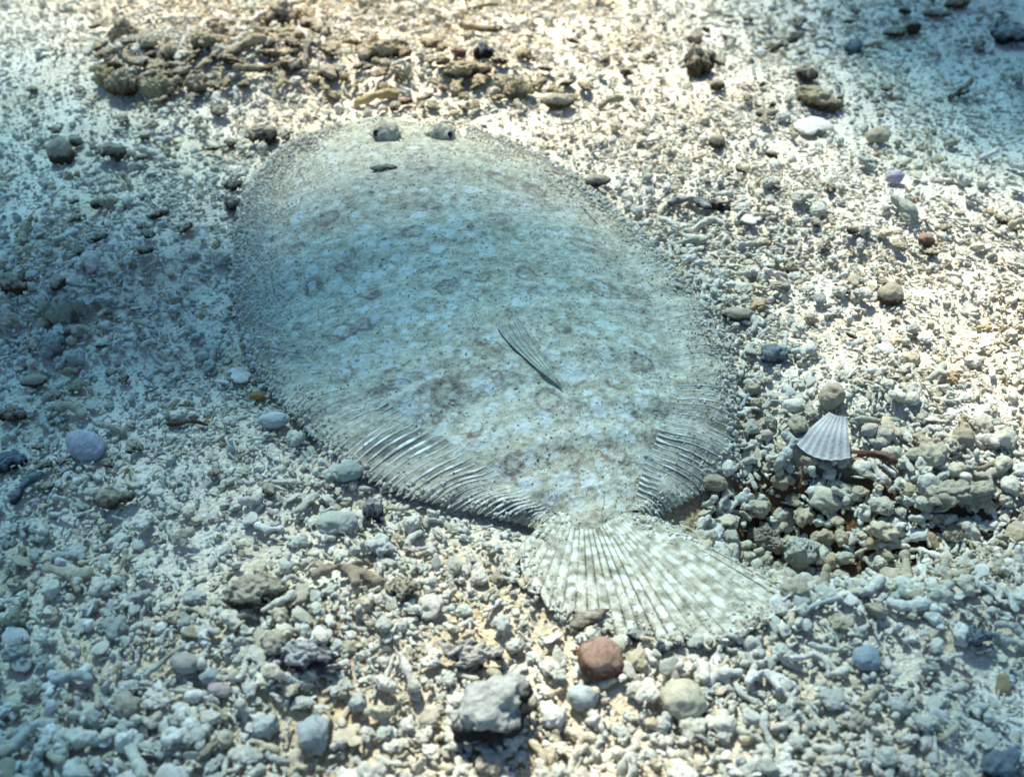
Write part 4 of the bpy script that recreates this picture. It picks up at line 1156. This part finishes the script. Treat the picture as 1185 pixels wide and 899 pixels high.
def counted(n_, shapes, name, what, cat, seed, smin, smax, elong):
    rng = np.random.default_rng(seed); rs_ = random.Random(seed)
    x, y, px, py = scatter(n_ * 44, rng, 10, .002, 1.0)
    # thin out so pieces keep apart
    keep = []
    for i in range(len(x)):
        if len(keep) >= n_: break
        s_ = float(table(px[i], py[i], PX7, PY7, SIZE))
        if rs_.random() > .25 + .75 * (s_ - .5) / .7: continue
        if all((x[i] - x[j]) ** 2 + (y[i] - y[j]) ** 2 > .007 ** 2 for j in keep): keep.append(i)
    c_, _, _ = palette(px[keep], py[keep], len(keep), rng)
    for q, i in enumerate(keep):
        s_ = float(table(px[i], py[i], PX7, PY7, SIZE))
        L = rs_.uniform(smin, smax) * s_ * (1.3 if rs_.random() < .15 else 1)
        o = D.objects.new(name, rs_.choice(shapes)); COL.objects.link(o)
        o.scale = (L, L * rs_.uniform(.8, 1.2), L * rs_.uniform(.85, 1.2))
        o.rotation_euler = (rs_.gauss(0, .35), rs_.gauss(0, .25), rs_.uniform(0, 6.28))
        o.location = (float(x[i]), float(y[i]), float(ground_h(x[i], y[i])) + .0020 + L * .16)
        o.color = (*[float(v_) for v_ in c_[q]], 1)
        sh = shade(c_[q]); rg_ = region(px[i], py[i])
        o['label'] = f'{sh} {what} {rg_}'; o['category'] = cat
        o['group'] = f'{sh} {cat} pieces {rg_}'
def heap(name, what, cat, shapes, regs, cols, seed, gap=.75):
    # larger pieces that lie together: (seen x, seen y, spread x, spread y, how many, smallest, largest seen width)
    rs_ = random.Random(seed)
    for (cx, cy, sx_, sy_, n_, w0, w1) in regs:
        done = 0
        for _ in range(n_ * 6):
            if done >= n_: break
            qx_ = rs_.gauss(cx, sx_); qy_ = rs_.gauss(cy, sy_)
            if not (-20 < qx_ < W0 + 20 and -15 < qy_ < H0 + 20): continue
            X, Y, Z = [float(v_) for v_ in px2g(qx_, qy_, .003)]
            if inside_fish(np.array(X), np.array(Y), .003): continue
            L = rs_.uniform(w0, w1) * scale_at(X, Y)
            if any((X - hx) ** 2 + (Y - hy) ** 2 < ((L * .5 + hr) * gap) ** 2 for hx, hy, hr in hero_xy): continue
            c_ = rs_.choice(cols); f_ = rs_.uniform(.85, 1.1); c_ = tuple(v_ * f_ for v_ in c_)
            o = D.objects.new(name, rs_.choice(shapes)); COL.objects.link(o)
            o.scale = (L, L * rs_.uniform(.75, 1.1), L * rs_.uniform(.8, 1.15))
            o.rotation_euler = (rs_.gauss(0, .3), rs_.gauss(0, .25), rs_.uniform(0, 6.28))
            o.location = (X, Y, float(ground_h(X, Y)) + .0022 + L * .20)
            o.color = (*c_, 1)
            rg_ = region(qx_, qy_); sh = shade(c_)
            o['label'] = f'{sh} {what} {rg_}'; o['category'] = cat; o['group'] = f'{sh} {what} pieces {rg_}'
            hero_xy.append((X, Y, L * .45)); done += 1
T5 = [remat(r_, M_T5, 'mossy_rock') for r_ in ROCK] + [remat(ST[k], M_T5, 'mossy_stick') for k in (0, 3, 5)]
T2 = [remat(ROCK[k], M_T2, 'stained_rock') for k in (0, 2, 5)] + [remat(LU[k], M_T2, 'stained_lump') for k in (1, 6)]
heap('coral_rock', 'mossy lump', 'stone', T5 + T2, [(150, 78, 26, 16, 16, 18, 32), (210, 82, 30, 14, 12, 16, 30), (285, 62, 34, 14, 16, 16, 30), (335, 45, 18, 20, 9, 16, 30),
     (395, 92, 24, 10, 8, 14, 26), (480, 62, 36, 16, 14, 14, 28), (560, 90, 40, 16, 12, 14, 28), (640, 100, 30, 12, 6, 14, 26), (500, 118, 50, 6, 8, 14, 24)],
     [MUST, TAN, (.40, .36, .22), OLIVE], 301)
heap('stained_stone', 'stained lump', 'stone', T2, [(120, 150, 90, 40, 13, 10, 22), (110, 300, 80, 70, 15, 12, 28), (80, 450, 60, 40, 6, 12, 24), (50, 560, 50, 40, 5, 16, 30),
     (880, 50, 110, 35, 22, 8, 20), (1080, 60, 70, 40, 12, 8, 22), (860, 190, 70, 50, 12, 10, 20), (1060, 300, 80, 50, 9, 12, 22), (740, 60, 60, 50, 9, 9, 18), (300, 560, 160, 30, 5, 12, 20)],
     [OLIVE, (.24, .20, .13), (.30, .29, .22)], 302)
heap('coral_nugget', 'rounded lump', 'coral lump', LU + PEB[3:] + ROCK[:2] + ST[:4], [(910, 590, 60, 45, 40, 20, 36), (1030, 600, 70, 45, 30, 18, 34), (1130, 590, 40, 60, 14, 20, 36), (950, 520, 60, 30, 16, 18, 30)],
     [(.56, .52, .42), (.50, .46, .35), (.54, .54, .46), (.48, .42, .30)], 304, .72)
heap('coral_nugget', 'rounded lump', 'coral lump', ROCK + LU[:5], [(900, 350, 60, 60, 12, 16, 28), (160, 840, 130, 40, 24, 22, 38), (120, 700, 90, 50, 14, 18, 32), (420, 830, 90, 50, 16, 20, 36), (620, 860, 120, 30, 9, 20, 34), (960, 840, 100, 45, 16, 20, 34), (90, 350, 60, 50, 8, 20, 34)],
     [CREAM, (.52, .54, .48), (.46, .48, .44), (.50, .45, .36)], 303, .8)
HXY = np.array([h[:2] for h in hero_xy]); HR = np.array([h[2] for h in hero_xy])
counted(285, ST[:], 'coral_stick', 'coral stick', 'coral stick', 21, .0085, .0155, 1)
counted(285, LU[:], 'coral_lump', 'coral lump', 'coral lump', 22, .0060, .0110, 1)
counted(70, CH[:], 'shell_chip', 'shell chip', 'shell chip', 23, .006, .0115, 1)

# ------------------------------------------------------------------ uncounted gravel, grit and sand (stuff): points that carry real little pieces
def stuff_cloud(name, label, pts, rot, scl, tint, idx, shapes):
    src = D.collections.new(name + '_pieces')
    for k, s_ in enumerate(shapes):
        src.objects.link(D.objects.new('%s_piece_%02d' % (name, k), s_))
    me = D.meshes.new(name); me.vertices.add(len(pts)); me.vertices.foreach_set('co', np.asarray(pts, np.float32).ravel())
    for an, ty, arr, fld in (('rot', 'FLOAT_VECTOR', rot, 'vector'), ('scl', 'FLOAT_VECTOR', scl, 'vector')):
        a_ = me.attributes.new(an, ty, 'POINT'); a_.data.foreach_set(fld, np.asarray(arr, np.float32).ravel())
    a_ = me.attributes.new('tint', 'FLOAT_COLOR', 'POINT'); f4 = np.ones((len(pts), 4), np.float32); f4[:, :3] = tint; a_.data.foreach_set('color', f4.ravel())
    a_ = me.attributes.new('pick', 'INT', 'POINT'); a_.data.foreach_set('value', np.asarray(idx, np.int32))
    me.update()
    o = link(name, me, None, label, None, None, 'stuff')
    ng = D.node_groups.new(name + '_nodes', 'GeometryNodeTree')
    ng.interface.new_socket('Geometry', in_out='INPUT', socket_type='NodeSocketGeometry')
    ng.interface.new_socket('Geometry', in_out='OUTPUT', socket_type='NodeSocketGeometry')
    gi = ng.nodes.new('NodeGroupInput'); go = ng.nodes.new('NodeGroupOutput')
    ip = ng.nodes.new('GeometryNodeInstanceOnPoints')
    ci = ng.nodes.new('GeometryNodeCollectionInfo'); ci.inputs[0].default_value = src; ci.inputs[1].default_value = True; ci.inputs[2].default_value = True
    ip.inputs['Pick Instance'].default_value = True
    def att(nm, ty):
        q = ng.nodes.new('GeometryNodeInputNamedAttribute'); q.data_type = ty; q.inputs[0].default_value = nm; return q.outputs[0]
    ng.links.new(gi.outputs[0], ip.inputs['Points']); ng.links.new(ci.outputs[0], ip.inputs['Instance'])
    ng.links.new(att('pick', 'INT'), ip.inputs['Instance Index'])
    er = ng.nodes.new('FunctionNodeEulerToRotation'); ng.links.new(att('rot', 'FLOAT_VECTOR'), er.inputs[0])
    ng.links.new(er.outputs[0], ip.inputs['Rotation']); ng.links.new(att('scl', 'FLOAT_VECTOR'), ip.inputs['Scale'])
    ng.links.new(ip.outputs[0], go.inputs[0])
    md = o.modifiers.new('pieces', 'NODES'); md.node_group = ng
    return o
def cloud(name, label, n_, smin, smax, p_stick, lift0, lift1, seed, margin=130, fishgrow=-.0025, herogap=.5, fine=False):
    rng = np.random.default_rng(seed)
    x, y, px, py = scatter(n_, rng, margin, fishgrow, herogap)
    m_ = len(x)
    ss = table(px, py, PX7, PY7, SIZE)
    # patchiness: some hollows stay sandy
    patch = fbm(x * 26 + 7, y * 26, 3)
    k = rng.random(m_) < np.clip(.55 + .55 * (ss - .6) / .5 + patch * .9, .34, 1) * (np.clip(2.4 - 1.9 * ss, .12, 1) if fine else 1)
    x, y, px, py, ss = x[k], y[k], px[k], py[k], ss[k]; m_ = len(x)
    stick = rng.random(m_) < p_stick
    L = (smin + (smax - smin) * rng.random(m_) ** 2.0) * np.where(stick, 1.45, 1.0) * ss
    scl = L[:, None] * rng.uniform(.8, 1.2, (m_, 3))
    rot = np.stack([rng.normal(0, .55, m_), rng.normal(0, .38, m_), rng.uniform(0, 6.28, m_)], -1)
    z = ground_h(x, y) + lift0 + (lift1 - lift0) * rng.random(m_) * ss + L * .12 - L * np.clip((.78 - ss) * 1.1, 0, .32)
    tint, _, _ = palette(px, py, m_, rng)
    idx = np.where(stick, rng.integers(0, 10, m_), 10 + rng.integers(0, 15, m_))
    stuff_cloud(name, label, np.stack([x, y, z], -1), rot, scl, tint, idx, st + lu + ch)
cloud('coral_gravel', 'coarse coral gravel covering the sea bed', 200000, .0034, .0082, .45, -.0004, .0028, 31, 420, -.0035)
cloud('coral_grit', 'fine coral grit between the gravel', 330000, .0018, .0040, .30, .0000, .0040, 32, 380, -.003, .5, True)
cloud('sand_grains', 'loose coral sand grains on the sea bed', 400000, .0008, .0019, .10, -.0002, .0034, 33, 200, -.003, .5, True)
# grains lying on the fish, thick along its buried rim and sparse on its back
def bvh_of(objs):
    vs, fs = [], []
    for o_ in objs:
        k0 = len(vs)
        vs += [v_.co + FISH_O for v_ in o_.data.vertices]
        fs += [tuple(i_ + k0 for i_ in p_.vertices) for p_ in o_.data.polygons]
    return BVHTree.FromPolygons(vs, fs)
bvh_fins = bvh_of([anal, dorsal, tail])
rng = np.random.default_rng(44)
lo, hi = OUTG.min(0) - .004, OUTG.max(0) + .004
gx_ = rng.uniform(lo[0], hi[0], 130000); gy_ = rng.uniform(lo[1], hi[1], 130000)
kk = inside_fish(gx_, gy_, .003); gx_, gy_ = gx_[kk], gy_[kk]
Q2 = np.roll(OUTG, -1, 0)
ed = np.full(len(gx_), 9.0)
for (p1, p2) in zip(OUTG, Q2):
    v_ = p2 - p1; t = np.clip(((gx_ - p1[0]) * v_[0] + (gy_ - p1[1]) * v_[1]) / (v_ @ v_), 0, 1)
    ed = np.minimum(ed, np.hypot(gx_ - p1[0] - t * v_[0], gy_ - p1[1] - t * v_[1]))
gpx, gpy = g2px(gx_, gy_, ground_h(gx_, gy_) + .006)
# how deep the sand covers each side: deepest round the head and the outer tail
cover = .0075 + .010 * np.exp(-((gpy - 150) / 70) ** 2) + .012 * np.exp(-((gpx - 820) / 110) ** 2 - ((gpy - 700) / 60) ** 2) + .005 * np.exp(-((gpx - 650) / 90) ** 2 - ((gpy - 700) / 40) ** 2) + .009 * np.exp(-((gpx - 290) / 55) ** 2 - ((gpy - 280) / 120) ** 2)
cover = cover - .0055 * np.exp(-((gpx - 450) / 130) ** 2 - ((gpy - 550) / 70) ** 2) - .004 * np.exp(-((gpx - 830) / 50) ** 2 - ((gpy - 520) / 80) ** 2)
cover = np.maximum(.0012, cover * (1 + 1.5 * fbm(gx_ * 60 + 3, gy_ * 60, 3)))
dens = np.exp(-(ed / cover) ** 1.5) * .95 + .10
pp, big = [], []
for a_, b2, d_, e_ in zip(gx_, gy_, dens, ed):
    if rng.random() > d_: continue
    zs = [h_[0].z for h_ in (bvh_body.ray_cast(Vector((a_, b2, .3)), Vector((0, 0, -1))), bvh_fins.ray_cast(Vector((a_, b2, .3)), Vector((0, 0, -1)))) if h_[0] is not None]
    if not zs: continue
    pp.append((a_, b2, max(zs))); big.append(math.exp(-(e_ / .006)))
pp = np.array(pp); big = np.array(big); m_ = len(pp)
L = .0005 + (.0007 + .0026 * big) * rng.random(m_) ** 2; pp[:, 2] += L * .12
tint, _, _ = palette(np.full(m_, 500.), np.full(m_, 500.), m_, rng)
stuff_cloud('sand_dusting', 'sand grains sprinkled over the rim and back of the fish', pp, rng.uniform(0, 6, (m_, 3)), np.repeat(L[:, None], 3, 1), tint, rng.integers(0, 20, m_), st + lu + ch)

# look-alikes that share a description are told apart by where they lie
by = {}
for o in list(COL.objects):
    if o.parent is None and 'label' in o and 'category' in o: by.setdefault(o['label'], []).append(o)
for lab, os_ in by.items():
    if len(os_) < 2: continue
    os_.sort(key=lambda o_: float(g2px(o_.location.x, o_.location.y, o_.location.z)[0]))
    words = {2: ['left hand', 'right hand'], 3: ['leftmost', 'middle', 'rightmost']}.get(len(os_))
    if words is None: words = ['leftmost'] + ['second from left'] + ['inner'] * (len(os_) - 4) + (['second from right'] if len(os_) > 3 else []) + ['rightmost']
    if len(os_) == 4: words = ['leftmost', 'second from left', 'second from right', 'rightmost']
    for w_1, o_ in zip(words, os_):
        if len((w_1 + ' ' + lab).split()) <= 16: o_['label'] = w_1 + ' ' + lab
